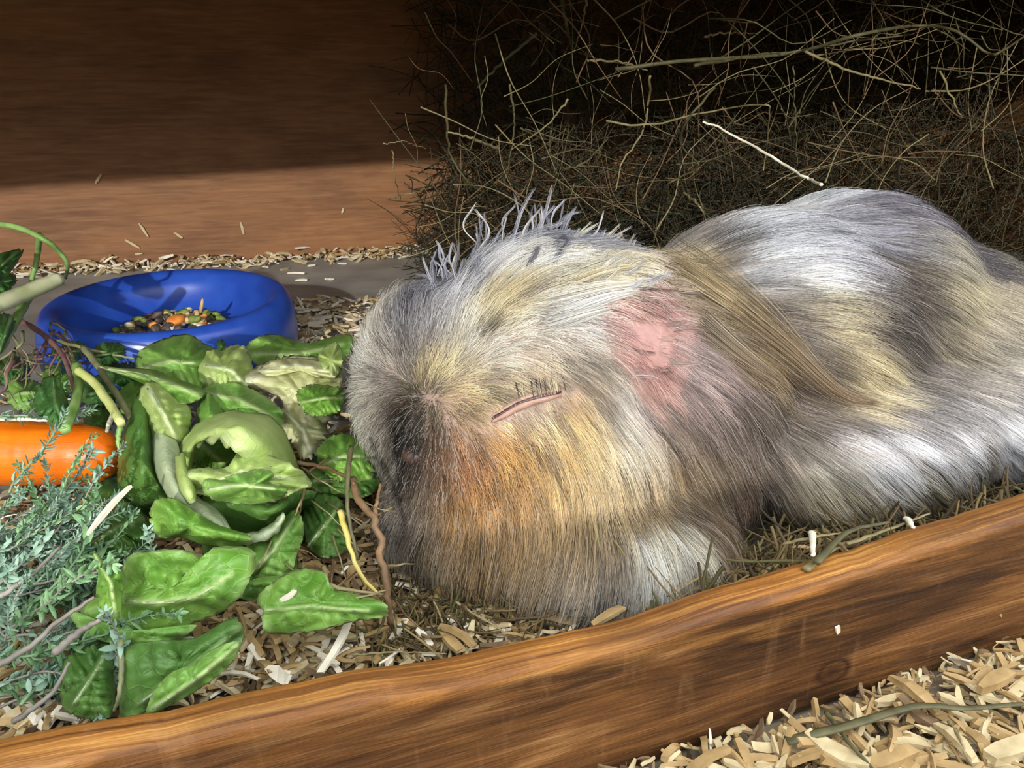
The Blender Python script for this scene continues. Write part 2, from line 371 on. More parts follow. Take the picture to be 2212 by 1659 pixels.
# groom: pixel, direction, length mm, lift, clump
GR = [
 # crown and forehead
 (960,560,-15,-100,15,.55,.8),(1040,520,15,-100,17,.6,.9),(1130,510,45,-90,19,.6,.9),(1220,530,80,-60,20,.45,.9),(1300,570,110,-20,22,.3,.9),(1390,570,120,15,24,.2,.9),
 (1000,640,-5,-100,13,.45,.7),(1100,620,20,-90,14,.4,.8),(1200,640,90,-40,18,.3,.9),(1280,660,110,-30,18,.25,.9),(900,620,-40,-90,13,.55,.6),
 (1000,740,0,-100,9,.35,.5),(930,740,-15,-90,9,.35,.6),(1080,720,40,-80,10,.3,.6),(1180,720,90,-30,11,.3,.6),(870,700,-30,-80,10,.45,.6),
 (950,840,10,-90,6,.35,.3),(1010,870,10,-80,6,.3,.3),(890,860,-10,-80,6,.35,.3),(1050,800,30,-60,7,.3,.4),(1120,800,80,20,7,.22,.5),(1200,790,90,40,8,.2,.5),(1260,810,60,90,10,.2,.5),
 # around the eye and nose
 (1080,870,20,40,3,.25,.2),(1150,840,10,60,4,.15,.4),(1230,840,50,60,5,.2,.4),(1150,905,40,50,4,.2,.2),(965,940,30,60,5,.2,.1),(900,950,-30,80,5,.12,.1),(890,910,-50,60,5,.10,.1),(870,970,-50,80,6,.15,.2),(925,925,-20,70,5,.10,.1),(860,880,-70,20,6,.15,.2),(1010,950,60,40,5,.3,.2),
 # far cheek
 (800,720,-70,-50,11,.5,.4),(790,820,-90,10,11,.5,.4),(790,920,-80,50,10,.45,.3),(830,1000,-40,90,9,.4,.3),
 # beard
 (1000,1020,10,90,10,.35,.4),(1080,990,70,60,10,.3,.4),(1180,980,60,90,14,.3,.5),(1280,930,40,100,18,.2,.7),(1340,880,40,100,18,.2,.8),(1380,1000,10,100,22,.25,.6),
 (900,1080,-10,100,12,.4,.4),(1000,1120,-30,100,15,.4,.5),(1100,1120,-10,100,20,.35,.6),(1220,1120,-10,100,22,.35,.6),(860,1160,10,100,13,.45,.4),(940,1220,-20,90,14,.45,.5),
 (1050,1240,-25,100,16,.35,.6),(1180,1250,-45,90,18,.35,.6),(1300,1200,-35,100,18,.3,.6),(1400,1150,0,100,20,.25,.6),(1420,1250,-5,100,18,.25,.6),
 # ear and behind
 (1350,700,100,10,9,.2,.8),(1440,650,100,40,14,.2,.8),(1420,760,100,15,11,.18,.7),(1380,830,100,20,9,.2,.7),(1500,720,100,60,16,.15,.8),(1500,800,90,70,15,.18,.7),(1440,900,50,100,15,.2,.6),
 (1560,640,100,70,20,.12,.9),(1650,740,100,75,22,.12,.9),(1750,830,110,65,22,.12,.9),(1850,880,110,50,20,.12,.8),
 # chest side
 (1500,920,50,100,18,.2,.6),(1600,900,90,90,20,.2,.7),(1480,1050,15,100,20,.25,.6),(1580,1050,40,100,20,.22,.6),(1680,1020,80,100,20,.18,.7),(1540,1180,-5,100,16,.3,.6),(1640,1150,30,100,16,.25,.6),
 # torso
 (1480,560,100,-35,18,.15,.9),(1560,520,100,-45,20,.15,.9),(1680,460,100,-35,20,.15,.8),(1830,415,100,-5,22,.2,.8),(1950,440,100,35,22,.28,.8),(2060,490,90,60,22,.28,.7),(2160,570,80,70,22,.25,.7),
 (1560,610,100,-35,20,.12,.9),(1680,570,100,-35,20,.12,.9),(1800,540,100,-12,20,.14,.8),(1920,540,100,15,20,.15,.8),(2050,600,100,40,20,.15,.7),(2170,680,90,50,20,.15,.7),
 (1620,670,100,0,20,.12,.9),(1740,650,100,-5,20,.12,.8),(1860,660,100,12,20,.13,.8),(1980,720,100,40,20,.14,.7),(2120,780,100,55,20,.15,.7),
 (1780,750,100,20,20,.12,.8),(1880,820,100,50,20,.13,.8),(2000,860,95,65,20,.14,.7),(2140,900,95,60,20,.15,.7),
 (1780,930,90,80,20,.14,.8),(1900,950,85,80,20,.14,.7),(2030,960,85,70,20,.15,.7),(1760,1050,60,100,18,.16,.7),(1870,1050,70,90,18,.16,.7),(1980,1040,75,80,18,.16,.6),(2120,1000,80,65,18,.16,.6),
]
gp, gd, ga = [], [], []
for x, y, dx, dy, L, lift, cl in GR:
    p, n = hit(x, y); k = 28/math.hypot(dx, dy)
    d = (ray(x+dx*k, y+dy*k)*(1/ray(x+dx*k, y+dy*k).y) - ray(x, y)*(1/ray(x, y).y))   # image direction at constant depth
    d = d - n*d.dot(n); d.normalize()
    gp.append(p); gd.append(d); ga.append((L*.001, lift, cl))
# far side and underside, out of sight: combed down and back
for p, d in (((-.03, .25, .05), (-.3, .3, -.9)), ((.03, .29, .05), (.6, .5, -.6)), ((.10, .33, .05), (.6, .5, -.6)), ((.16, .36, .05), (.6, .5, -.6)), ((.215, .33, .05), (.7, .2, -.6)), ((.0, .26, .08), (.3, .5, -.3)), ((-.0, .26, .03), (0, .3, -.9))):
    gp.append(Vector(p)); gd.append(Vector(d).normalized()); ga.append((.016, .2, .6))
gp = np.array([list(v) for v in gp]); gd = np.array([list(v) for v in gd]); ga = np.array(ga)
def field(P, s=.011):
    out_d = np.empty_like(P); out_a = np.empty((len(P), 3))
    for i in range(0, len(P), 20000):
        q = P[i:i+20000]; D = ((q[:, None, :]-gp[None])**2).sum(2)
        W = np.exp(-D/(2*s*s)) + 1e-7/(D+1e-6)
        W /= W.sum(1, keepdims=True); out_d[i:i+20000] = W @ gd; out_a[i:i+20000] = W @ ga
    return out_d, out_a

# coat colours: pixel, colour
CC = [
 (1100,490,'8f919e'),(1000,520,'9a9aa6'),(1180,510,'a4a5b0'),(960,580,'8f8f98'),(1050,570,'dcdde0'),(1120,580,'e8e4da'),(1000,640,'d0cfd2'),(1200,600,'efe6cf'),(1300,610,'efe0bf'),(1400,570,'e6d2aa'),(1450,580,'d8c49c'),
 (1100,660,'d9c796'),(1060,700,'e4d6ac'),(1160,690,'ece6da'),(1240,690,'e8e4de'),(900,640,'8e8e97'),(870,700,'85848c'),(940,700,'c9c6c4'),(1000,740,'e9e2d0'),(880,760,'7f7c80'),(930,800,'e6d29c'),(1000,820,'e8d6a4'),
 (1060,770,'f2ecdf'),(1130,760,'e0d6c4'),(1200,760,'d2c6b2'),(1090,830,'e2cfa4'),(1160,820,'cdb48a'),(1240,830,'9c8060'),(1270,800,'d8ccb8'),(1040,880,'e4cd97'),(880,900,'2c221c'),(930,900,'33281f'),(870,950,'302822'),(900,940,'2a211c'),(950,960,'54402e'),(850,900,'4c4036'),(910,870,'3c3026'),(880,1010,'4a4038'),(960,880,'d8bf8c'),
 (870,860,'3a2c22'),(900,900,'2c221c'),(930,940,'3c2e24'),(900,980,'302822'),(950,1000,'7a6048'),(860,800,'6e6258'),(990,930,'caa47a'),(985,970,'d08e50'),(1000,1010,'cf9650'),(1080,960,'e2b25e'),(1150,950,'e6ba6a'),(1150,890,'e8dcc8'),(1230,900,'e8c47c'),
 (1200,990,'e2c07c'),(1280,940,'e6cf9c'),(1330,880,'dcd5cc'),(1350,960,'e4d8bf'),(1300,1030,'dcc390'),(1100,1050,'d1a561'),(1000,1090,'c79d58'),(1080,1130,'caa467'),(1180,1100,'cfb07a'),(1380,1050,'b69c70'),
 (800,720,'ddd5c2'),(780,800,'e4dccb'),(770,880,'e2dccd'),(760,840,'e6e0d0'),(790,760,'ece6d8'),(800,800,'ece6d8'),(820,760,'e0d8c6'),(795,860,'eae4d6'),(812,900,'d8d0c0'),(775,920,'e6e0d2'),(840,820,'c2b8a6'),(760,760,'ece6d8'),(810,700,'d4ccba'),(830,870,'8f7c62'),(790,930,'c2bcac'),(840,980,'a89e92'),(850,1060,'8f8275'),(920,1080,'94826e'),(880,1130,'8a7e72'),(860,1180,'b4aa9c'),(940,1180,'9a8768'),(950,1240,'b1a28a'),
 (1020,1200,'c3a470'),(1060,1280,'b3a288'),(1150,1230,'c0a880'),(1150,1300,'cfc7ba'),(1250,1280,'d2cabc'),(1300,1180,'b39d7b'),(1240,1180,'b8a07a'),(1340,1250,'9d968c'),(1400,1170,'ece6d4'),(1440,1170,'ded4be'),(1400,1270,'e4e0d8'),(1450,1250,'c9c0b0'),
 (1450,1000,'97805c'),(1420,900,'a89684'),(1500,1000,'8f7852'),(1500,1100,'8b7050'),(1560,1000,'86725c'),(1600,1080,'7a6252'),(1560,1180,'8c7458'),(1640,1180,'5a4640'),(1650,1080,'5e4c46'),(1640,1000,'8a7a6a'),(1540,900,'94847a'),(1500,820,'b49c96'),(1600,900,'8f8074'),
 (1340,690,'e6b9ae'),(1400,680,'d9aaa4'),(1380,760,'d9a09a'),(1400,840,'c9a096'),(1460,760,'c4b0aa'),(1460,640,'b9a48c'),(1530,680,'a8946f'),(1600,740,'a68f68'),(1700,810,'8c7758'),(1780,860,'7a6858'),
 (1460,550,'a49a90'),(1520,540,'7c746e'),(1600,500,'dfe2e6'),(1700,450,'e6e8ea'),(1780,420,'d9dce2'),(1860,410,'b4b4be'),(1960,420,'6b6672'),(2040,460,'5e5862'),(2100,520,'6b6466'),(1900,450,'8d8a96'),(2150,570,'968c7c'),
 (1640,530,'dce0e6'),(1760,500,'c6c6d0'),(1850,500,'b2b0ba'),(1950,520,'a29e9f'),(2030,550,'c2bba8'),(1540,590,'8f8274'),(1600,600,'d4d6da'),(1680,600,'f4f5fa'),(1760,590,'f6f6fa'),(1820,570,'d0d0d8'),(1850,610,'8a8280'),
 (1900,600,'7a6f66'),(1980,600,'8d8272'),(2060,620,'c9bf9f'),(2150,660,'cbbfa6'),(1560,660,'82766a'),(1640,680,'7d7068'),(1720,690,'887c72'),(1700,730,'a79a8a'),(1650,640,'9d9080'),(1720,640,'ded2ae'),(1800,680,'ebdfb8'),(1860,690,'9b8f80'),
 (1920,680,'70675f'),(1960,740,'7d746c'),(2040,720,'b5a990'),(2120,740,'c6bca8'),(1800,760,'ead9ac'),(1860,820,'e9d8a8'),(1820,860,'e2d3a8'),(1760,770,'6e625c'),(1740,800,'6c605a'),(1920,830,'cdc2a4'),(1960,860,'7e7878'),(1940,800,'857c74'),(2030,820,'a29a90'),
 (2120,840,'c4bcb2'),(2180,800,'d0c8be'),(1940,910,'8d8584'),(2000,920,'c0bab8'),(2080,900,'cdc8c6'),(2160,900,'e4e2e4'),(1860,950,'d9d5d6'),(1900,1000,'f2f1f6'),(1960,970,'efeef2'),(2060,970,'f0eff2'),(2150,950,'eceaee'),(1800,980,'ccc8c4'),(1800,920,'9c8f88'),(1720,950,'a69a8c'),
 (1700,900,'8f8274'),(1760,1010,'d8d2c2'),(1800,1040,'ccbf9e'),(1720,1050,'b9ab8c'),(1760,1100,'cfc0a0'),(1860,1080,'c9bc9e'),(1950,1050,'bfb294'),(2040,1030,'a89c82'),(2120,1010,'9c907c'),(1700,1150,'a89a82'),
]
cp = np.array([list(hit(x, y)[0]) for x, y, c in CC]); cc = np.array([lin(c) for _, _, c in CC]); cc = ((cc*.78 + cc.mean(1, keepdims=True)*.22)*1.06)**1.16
def coat(P, s=.0042):
    out = np.empty((len(P), 3))
    for i in range(0, len(P), 10000):
        q = P[i:i+10000]; D = ((q[:, None, :]-cp[None])**2).sum(2)
        W = np.exp(-D/(2*s*s)) + 2e-9/(D+1e-6)**1.5*.02
        W /= W.sum(1, keepdims=True); out[i:i+10000] = W @ cc
    return out

# the ear: a drooping pink flap lying over the side of the head
EAR = [(1295,700),(1325,650),(1390,620),(1460,635),(1505,690),(1515,760),(1495,830),(1440,885),(1380,880),(1335,820),(1300,760)]
def ear_mesh():
    lp = loop_path([(x, y, 0) for x, y in EAR], 40); cx, cy = 1400, 735
    V, Fc = [], []; R = 9
    for r in range(R+1):
        f = r/R
        for j in range(40):
            x, y = cx+(lp[j][0]-cx)*f, cy+(lp[j][1]-cy)*f
            p, n = hit(x, y); cup = .0026*(1-f**4)*(1.0 + .35*math.sin(f*5+1)) + .0004*math.sin(j*.9)*f - .0006*f**4
            V.append(p + n*cup)
            if r and True:
                a = (r-1)*40+j; b = (r-1)*40+(j+1) % 40; Fc.append((a, b, b+40, a+40))
    return V, Fc
PINK = simple('pink ear skin', '9a746d', 'b88f87', 120, .5, .5, .0006)
V, Fc = ear_mesh(); ear = mesh('ear', V, Fc, PINK, pig)
at = ear.data.attributes.new('rim', 'FLOAT', 'POINT'); at.data.foreach_set('value', np.repeat(np.linspace(0, 1, 10), 40).astype(np.float32))
_t = PINK.node_tree; _b = _t.nodes['Principled BSDF']; _l = _b.inputs['Base Color'].links[0].from_socket
_a = _t.nodes.new('ShaderNodeAttribute'); _a.attribute_name = 'rim'
_t.links.new(mix(_t, _l, '8a7468', ramp(_t, _a.outputs['Fac'], [(.6, '000000'), (1, 'ffffff')])), _b.inputs['Base Color']); ear['label'] = 'pink drooping ear with thin hair'
sm = ear.modifiers.new('s', 'SOLIDIFY'); sm.thickness = .0011; sm.offset = 0
ear_c = np.array(hit(1368, 718)[0])
# closed eyelids: a dark crease between two rolls of pale skin, with lashes
LID = simple('pink eyelid skin', '8e6c5e', 'ac8a7a', 200, .45, .3, .0004)
DARK = simple('dark eyelid crease', '2e1d1a', '4a2c26', 200, .4, 0)
crease = [(1062,905),(1085,893),(1115,875),(1150,861),(1185,852),(1212,846)]
def eyeroll(dy, up, r, name, mat):
    P = smooth_path([hit(x, y+dy, up)[0] for x, y in crease], 18)
    R = [r*(.35+.65*math.sin(math.pi*min(1, max(0, i/17)))) for i in range(18)]
    V, Fc = tube_geo(P, R, 8); return mesh(name, V, Fc, mat, pig)
o = eyeroll(0, .0003, .0008, 'eye_slit', DARK); o['label'] = 'dark closed eye slit'
o = eyeroll(7, .0003, .0010, 'eyelid', LID); o['label'] = 'pink lower eyelid'
o = eyeroll(-7, .0001, .0008, 'eyelid', LID); o['label'] = 'upper eyelid with lashes'
NOSE = simple('brown nose skin', '3c2c26', '54403a', 200, .35, .4, .0004)
p, n = hit(893, 985); V = []; Fc = []
bm = bmesh.new(); bmesh.ops.create_icosphere(bm, subdivisions=3, radius=1, matrix=Matrix.Translation(p-n*.0016) @ Matrix.Diagonal((.0045, .003, .0026, 1)))
me = bpy.data.meshes.new('nose'); bm.to_mesh(me); bm.free(); me.polygons.foreach_set('use_smooth', [True]*len(me.polygons)); link('nose', me, NOSE, pig)

def build_fur():
    A, Bv, Cv = VX[TR[:, 0]], VX[TR[:, 1]], VX[TR[:, 2]]
    nr = np.cross(Bv-A, Cv-A); ar = np.linalg.norm(nr, axis=1); nr /= ar[:, None]+1e-12
    ctr = (A+Bv+Cv)/3
    face = ((np.array([[0, -.05, .16]])-ctr)*nr).sum(1) / np.linalg.norm(np.array([[0, -.05, .16]])-ctr, axis=1)
    wgt = ar*np.where(face > -.35, 1.0, .35)
    wgt = np.where(nr[:, 2] < -.55, wgt*.15, wgt)
    hd = np.linalg.norm(ctr-np.array([[-.0, .2, .045]]), axis=1); wgt *= np.where(hd < .05, 1.5, 1.0)
    wgt /= wgt.sum()
    def sample(n):
        t = rng.choice(len(wgt), n, p=wgt); r1 = np.sqrt(rng.random(n))[:, None]; r2 = rng.random(n)[:, None]
        return A[t]*(1-r1)+Bv[t]*r1*(1-r2)+Cv[t]*r1*r2, nr[t]
    K = 9
    def guides(P, Nn):
        n = len(P); out = np.empty((n, K, 3)); out[:, 0] = P; cur = P.copy(); nn = Nn.copy()
        d0, a0 = field(P); L = a0[:, 0]*rng.uniform(.75, 1.2, n); lift = a0[:, 1]*rng.uniform(.7, 1.35, n); step = L/(K-1)
        for k in range(1, K):
            d, _ = field(cur, .012); d -= nn*(d*nn).sum(1, keepdims=True); d /= np.linalg.norm(d, axis=1, keepdims=True)+1e-9
            f = (k-1)/(K-2)
            lf = (lift*(1.25-.95*f))[:, None]
            v = d + nn*lf; v[:, 2] -= .10*f
            v /= np.linalg.norm(v, axis=1, keepdims=True)
            cur = cur + v*step[:, None]
            for i in range(n):
                loc, no, _, dd = bvh.find_nearest(cur[i])
                no = np.array(no); nn[i] = no
                s = np.dot(cur[i]-np.array(loc), no)
                mn = .0005+.0012*f
                if s < mn: cur[i] = np.array(loc)+no*mn
            cur[:, 2] = np.maximum(cur[:, 2], .0008)
            out[:, k] = cur
        return out, a0[:, 2]
    NG = 6500; gP, gN = sample(NG); gC, gcl = guides(gP, gN)
    NCo = 1300; kc = KDTree(NCo)                            # wet locks: guides gather round coarser ones
    for i in range(NCo): kc.insert(gP[i], i)
    kc.balance(); ci = np.array([kc.find(p)[1] for p in gP]); fg = np.linspace(0, 1, K)[None, :, None]
    cg = (np.clip(gcl-.25, 0, 1)*1.0*(.4+.6*rng.random(NCo))[ci])[:, None, None]*fg**1.4
    gC = gC*(1-cg)+gC[ci]*cg
    kd = KDTree(NG)
    for i in range(NG): kd.insert(gP[i], i)
    kd.balance()
    NH = 150000; hP, hN = sample(NH)
    # bare patches: ear and eye
    de = np.linalg.norm(hP-ear_c, axis=1)
    keep = ~((de < .0145) & (rng.random(NH) > .26+.74*np.clip(de/.0145, 0, 1)**2.2))
    hP = hP + hN*(.0026*(de < .0118))[:, None]
    eye = np.array([list(hit(x, y)[0]) for x, y in crease]); dy = np.min(np.linalg.norm(hP[:, None]-eye[None], axis=2), axis=1)
    keep &= dy > .0008
    hP, hN, dy = hP[keep], hN[keep], dy[keep]; n = len(hP)
    idx = np.empty((n, 3), int); ds = np.empty((n, 3))
    for i in range(n):
        r = kd.find_n(hP[i], 3)
        for j in range(3): idx[i, j] = r[j][1]; ds[i, j] = r[j][2]
    W = 1/(ds+1e-5); W /= W.sum(1, keepdims=True)
    G = gC - gC[:, :1]                                     # guide shapes
    shp = (G[idx]*W[:, :, None, None]).sum(1)
    free = hP[:, None]+shp
    g0 = gC[idx[:, 0]]                                     # clump to the nearest guide
    cl = gcl[idx[:, 0]]*(.55+.45*rng.random(NG))[idx[:, 0]]
    f = np.linspace(0, 1, K)[None, :, None]
    cf = cl[:, None, None]*f**1.1
    P = free*(1-cf)+g0*cf
    jit = rng.normal(0, 1, (n, 1, 3))*.0007*f**1.5*(1.4-cl[:, None, None]); wav = rng.normal(0, 1, (n, 1, 3))*.00035*np.sin(f*rng.uniform(3, 9, (n, 1, 1)))
    P = P+jit+wav
    ln_ = rng.uniform(.6, 1.08, n)[:, None, None]; P = P[:, :1]+(P-P[:, :1])*ln_
    short = np.clip(dy/.006, .22, 1)[:, None, None]; P = P[:, :1]+(P-P[:, :1])*short
    P[:, :, 2] = np.maximum(P[:, :, 2], .0005)
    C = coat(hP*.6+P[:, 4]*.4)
    lum = C.mean(1, keepdims=True)
    gs = rng.normal(0, 1, NG)[idx[:, 0]][:, None]; hs = rng.normal(0, 1, (n, 1))
    gc2 = rng.normal(0, 1, NCo)[ci][idx[:, 0]][:, None]
    C = C*np.exp(.17*gs+.12*gc2+.20*hs)
    dk = (rng.random((n, 1)) < .10) ; C = np.where(dk, C*.38, C)
    gk = (rng.random(NG) < .18)[idx[:, 0]][:, None] & (rng.random((n, 1)) < .8); C = np.where(gk, C*.48, C)
    wh = (rng.random((n, 1)) < .10); C = np.where(wh, C*.5+np.array([[.42, .40, .37]]), C)
    C = np.clip(C, .01, .93)
    rad = np.linspace(1, .25, K)[None]*rng.uniform(.000042, .000075, n)[:, None]
    return P, rad, C
FP, FR, FC = build_fur()

# separate wisps: wet locks drawn as polylines over the body
def wisp(pts, n, wpx, ups, col, taper=True, K=9):
    base = [hit(x, y, u) for (x, y), u in zip(pts, ups)]
    P = smooth_path([b[0] for b in base], K); nrm = np.array(base[0][1])
    t = P[-1]-P[0]; t /= np.linalg.norm(t); s = np.cross(nrm, t); s /= np.linalg.norm(s)+1e-9
    wd_ = wpx*.00013; f = np.linspace(0, 1, K)[:, None]
    prof_ = (1-.78*f**1.2) if taper else np.ones_like(f)
    out = []
    for i in range(n):
        q = P + s*rng.normal(0, .5)*wd_*prof_ + nrm*rng.normal(0, .25)*wd_*prof_ + rng.normal(0, .00015, 3)*f
        sl = rng.uniform(0, .12); el = rng.uniform(.85, 1)
        tt = np.linspace(sl, el, K)*(K-1); i0 = np.minimum(tt.astype(int), K-2); fr = (tt-i0)[:, None]
        out.append(q[i0]*(1-fr)+q[i0+1]*fr)
    C = np.array(lin(col))[None]*np.exp(rng.normal(0, .42, (n, 1)))
    R = np.linspace(1, .3, K)[None]*rng.uniform(.00004, .00007, n)[:, None]
    return np.array(out), R, np.clip(C, .01, .93)
WS = [
 ([(1230,560),(1330,545),(1430,560),(1550,574)], 60, 16, (.002,.004,.004,.005), 'ecd9b0'),
 ([(1180,590),(1300,560),(1400,560),(1480,572)], 70, 22, (.002,.004,.004,.003), 'eedfba'),
 ([(1200,620),(1310,590),(1420,590)], 60, 20, (.002,.004,.004), 'efe3c6'),
 ([(1180,660),(1300,640),(1400,630)], 70, 22, (.002,.004,.004), 'f0e8d4'),
 ([(1200,690),(1300,660),(1380,640)], 70, 22, (.002,.004,.003), 'efeae0'),
 ([(1190,640),(1290,610),(1380,600)], 70, 22, (.002,.004,.004), 'eadcb8'),
 ([(1180,712),(1260,690),(1340,668)], 60, 18, (.002,.003,.003), 'ece6dc'),
 ([(1400,565),(1470,600),(1560,660),(1650,735)], 170, 60, (.003,.003,.003,.002), 'b09e7c'),
 ([(1440,570),(1530,640),(1640,720),(1760,810)], 230, 80, (.003,.003,.003,.003), 'a39272'),
 ([(1560,660),(1680,750),(1800,840),(1900,880)], 260, 60, (.003,.003,.003,.002), '8e7c64'),
 ([(1500,700),(1600,780),(1700,840)], 120, 34, (.003,.003,.002), '9a8a74'),
]
# wet spikes along the crest of the head, each with its own lean
for k in range(120):
    x0 = rng.uniform(930, 1370); u_ = (x0-930)/440; y0 = 600-95*math.sin(min(1, u_*1.6)*math.pi/2)+rng.uniform(-15, 90)+max(0, u_-.6)*150
    L = rng.uniform(45, 105)*(1.1 if .2 < u_ < .8 else .8); a_ = math.radians(105-95*u_**1.2+rng.normal(0, 13)); dx, dy_ = math.cos(a_)*L, -math.sin(a_)*L
    cu = rng.normal(0, .14)
    WS.append(([(x0, y0), (x0+dx*.5-dy_*cu, y0+dy_*.5+dx*cu), (x0+dx, y0+dy_)], 22, 9, (.0015, .0045, .0065 if y0 < 560 else .005), ['a4a4b0', '90919c', 'c4c4cc', 'dedad2', '7c7c86'][int(rng.integers(5))] if u_ < .65 else ['e8dfca', 'c8c6c8', 'f0e6cc', 'b0acae'][int(rng.integers(4))]))
# ear fringe lines of fine dark hair
for k in range(18):
    x0 = rng.uniform(1320, 1430); y0 = 640+k*10; L = rng.uniform(50, 130)
    WS.append(([(x0, y0), (x0+L*.5, y0+rng.uniform(0, 10)), (x0+L, y0+rng.uniform(-2, 16))], 16, 9, (.0030, .0038, .0034), ['8a766e', 'c9b4ac', '9d8880', 'b8a49c'][k % 4]))
for k in range(14):     # lashes and hair falling over the closed eye
    x0 = rng.uniform(1110, 1225); y0 = 845-(x0-1110)*.2
    WS.append(([(x0, y0-18), (x0+3, y0+4), (x0+6, y0+22)], 4, 4, (.0010, .0020, .0026), ['e8d8b0', '3c3030'][k % 2]))
for a_ in WS:
    P_, R_, C_ = wisp(*a_); FP = np.concatenate([FP, P_]); FR = np.concatenate([FR, R_]); FC = np.concatenate([FC, C_])
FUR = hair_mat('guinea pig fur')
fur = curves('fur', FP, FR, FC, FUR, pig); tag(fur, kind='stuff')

#@@REST
# ------------------------------------------------------------------ blue food bowl
BLUE = nt('blue glazed plastic')
m, t, b = BLUE; BLUE = m
v = coords(t, (1, 1, 1)); n_ = noisetex(t, v, 60, 4)
t.links.new(ramp(t, n_, [(.35, '2446a4'), (.65, '3058b8')]), b.inputs['Base Color']); b.inputs['Roughness'].default_value = .28
bump(t, b, n_, .08, .0004)
BRS, BZS = .96, .86
bowl_c = Vector((-.1605, .380, 0))
BT = Matrix.Rotation(math.radians(6), 4, Vector((.75, .65, 0)).normalized())
BT = Matrix.Rotation(math.radians(3), 4, Vector((1, 0, 0)))
def lathe(name, prof_, mat, parent=None, seg=96):
    V, Fc = [], []
    for r, z in prof_:
        for j in range(seg):
            q = 2*math.pi*j/seg; V.append((r*math.cos(q), r*math.sin(q), z))
    for i in range(len(prof_)-1):
        for j in range(seg):
            j2 = (j+1) % seg; Fc.append((i*seg+j, i*seg+j2, (i+1)*seg+j2, (i+1)*seg+j))
    return mesh(name, V, Fc, mat, parent)
pr = [(.0, .001), (.050, .001), (.056, .0015), (.0585, .004), (.0595, .010), (.0595, .018), (.0588, .026), (.0572, .0325), (.0550, .0355), (.0520, .0362), (.0490, .0350), (.0468, .0325), (.0450, .0300), (.0425, .024), (.039, .018), (.034, .0145), (.026, .013), (.012, .0125), (.0, .0125)]
pr = [tuple(p) for p in smooth_path([(a, b_, 0) for a, b_ in pr], 60)[:, :2]]
bowl = lathe('food_bowl', [(max(0, a)*BRS, b_*BZS) for a, b_ in pr], BLUE)
bowl.location = bowl_c + Vector((0, 0, .004)); bowl.rotation_euler = BT.to_euler()
tag(bowl, 'round bright blue food bowl with a thick rim in front of the back wall', 'bowl')
def in_bowl(x, y, z): return (Matrix.Translation(bowl.location) @ BT) @ Vector((x, y, z))

def lump_mesh(name, sx_, sy_, sz_, mat, seed, sub=2, rough=.25):
    bm = bmesh.new(); bmesh.ops.create_icosphere(bm, subdivisions=sub, radius=1)
    for v in bm.verts:
        k = 1+rough*noise.noise(v.co*1.3+Vector((seed*3.1, seed, 0)))
        v.co = Vector((v.co.x*sx_*k, v.co.y*sy_*k, v.co.z*sz_*k))
    me = bpy.data.meshes.new(name); bm.to_mesh(me); bm.free(); me.polygons.foreach_set('use_smooth', [True]*len(me.polygons)); me.materials.append(mat); return me
PEL = {'tan': simple('tan grain', 'c9a36a', 'e2c490', 300, .7), 'orange': simple('orange flake', 'd9762a', 'ee9a48', 300, .6), 'green': simple('green pellet', '64762f', '8b9c4c', 300, .8),
       'dark': simple('dark seed', '3b3430', '645a52', 300, .6), 'cream': simple('cream flake', 'd8c8a0', 'f0e6c8', 300, .7)}
protos = {k: [lump_mesh('food_pellet', *sz_, PEL[k], i+1) for i, sz_ in enumerate(((.0034, .0018, .0015), (.0024, .0021, .0012)))] for k in PEL}
names = {'tan': 'tan grain among the feed in the blue bowl', 'green': 'green pellet among the feed in the blue bowl', 'dark': 'dark seed among the feed in the blue bowl', 'cream': 'cream flake among the feed in the blue bowl', 'orange': 'orange flake among the feed in the blue bowl'}
def pellet(k, x, y, z, s=1, label=None, grp=True):
    me = protos[k][random.randrange(2)]
    o = bpy.data.objects.new('food_pellet', me); COL.objects.link(o); o.location = in_bowl(x, y, z)
    o.rotation_euler = (random.uniform(-.6, .6), random.uniform(-.6, .6), random.uniform(0, 6.3)); o.scale = (s, s, s)
    tag(o, label or names[k], 'pet food', None if not grp else k+' feed pieces in the blue bowl'); return o
for i in range(190):
    a_ = random.uniform(0, 6.283); r_ = .026*math.sqrt(random.random())
    x, y = r_*math.cos(a_), r_*math.sin(a_)
    h_ = .0090 + .0095*max(0, 1-(r_/.030)**2) + .003*(r_/.036)**2 + random.uniform(0, .003)
    k = random.choices(['tan', 'dark', 'green', 'cream', 'orange'], [.34, .3, .14, .16, .06])[0]
    if x < -.005 and k in ('tan', 'cream') and random.random() < .7: k = 'dark'
    pellet(k, x, y, h_)
pellet('orange', .004, -.004, .0215, 2.1, 'large orange flake on top of the feed in the blue bowl', False)
pellet('green', .012, -.003, .0215, 1.2, 'green pellet right of the large orange flake in the bowl', False)
o = bpy.data.objects.new('food_pellet', protos['tan'][0]); COL.objects.link(o); o.location = in_bowl(.013, .006, .025); o.scale = (1.5, .5, .6); o.rotation_euler = (0, 1.0, 2.3)
tag(o, 'long tan chip sticking up from the feed in the blue bowl', 'pet food')

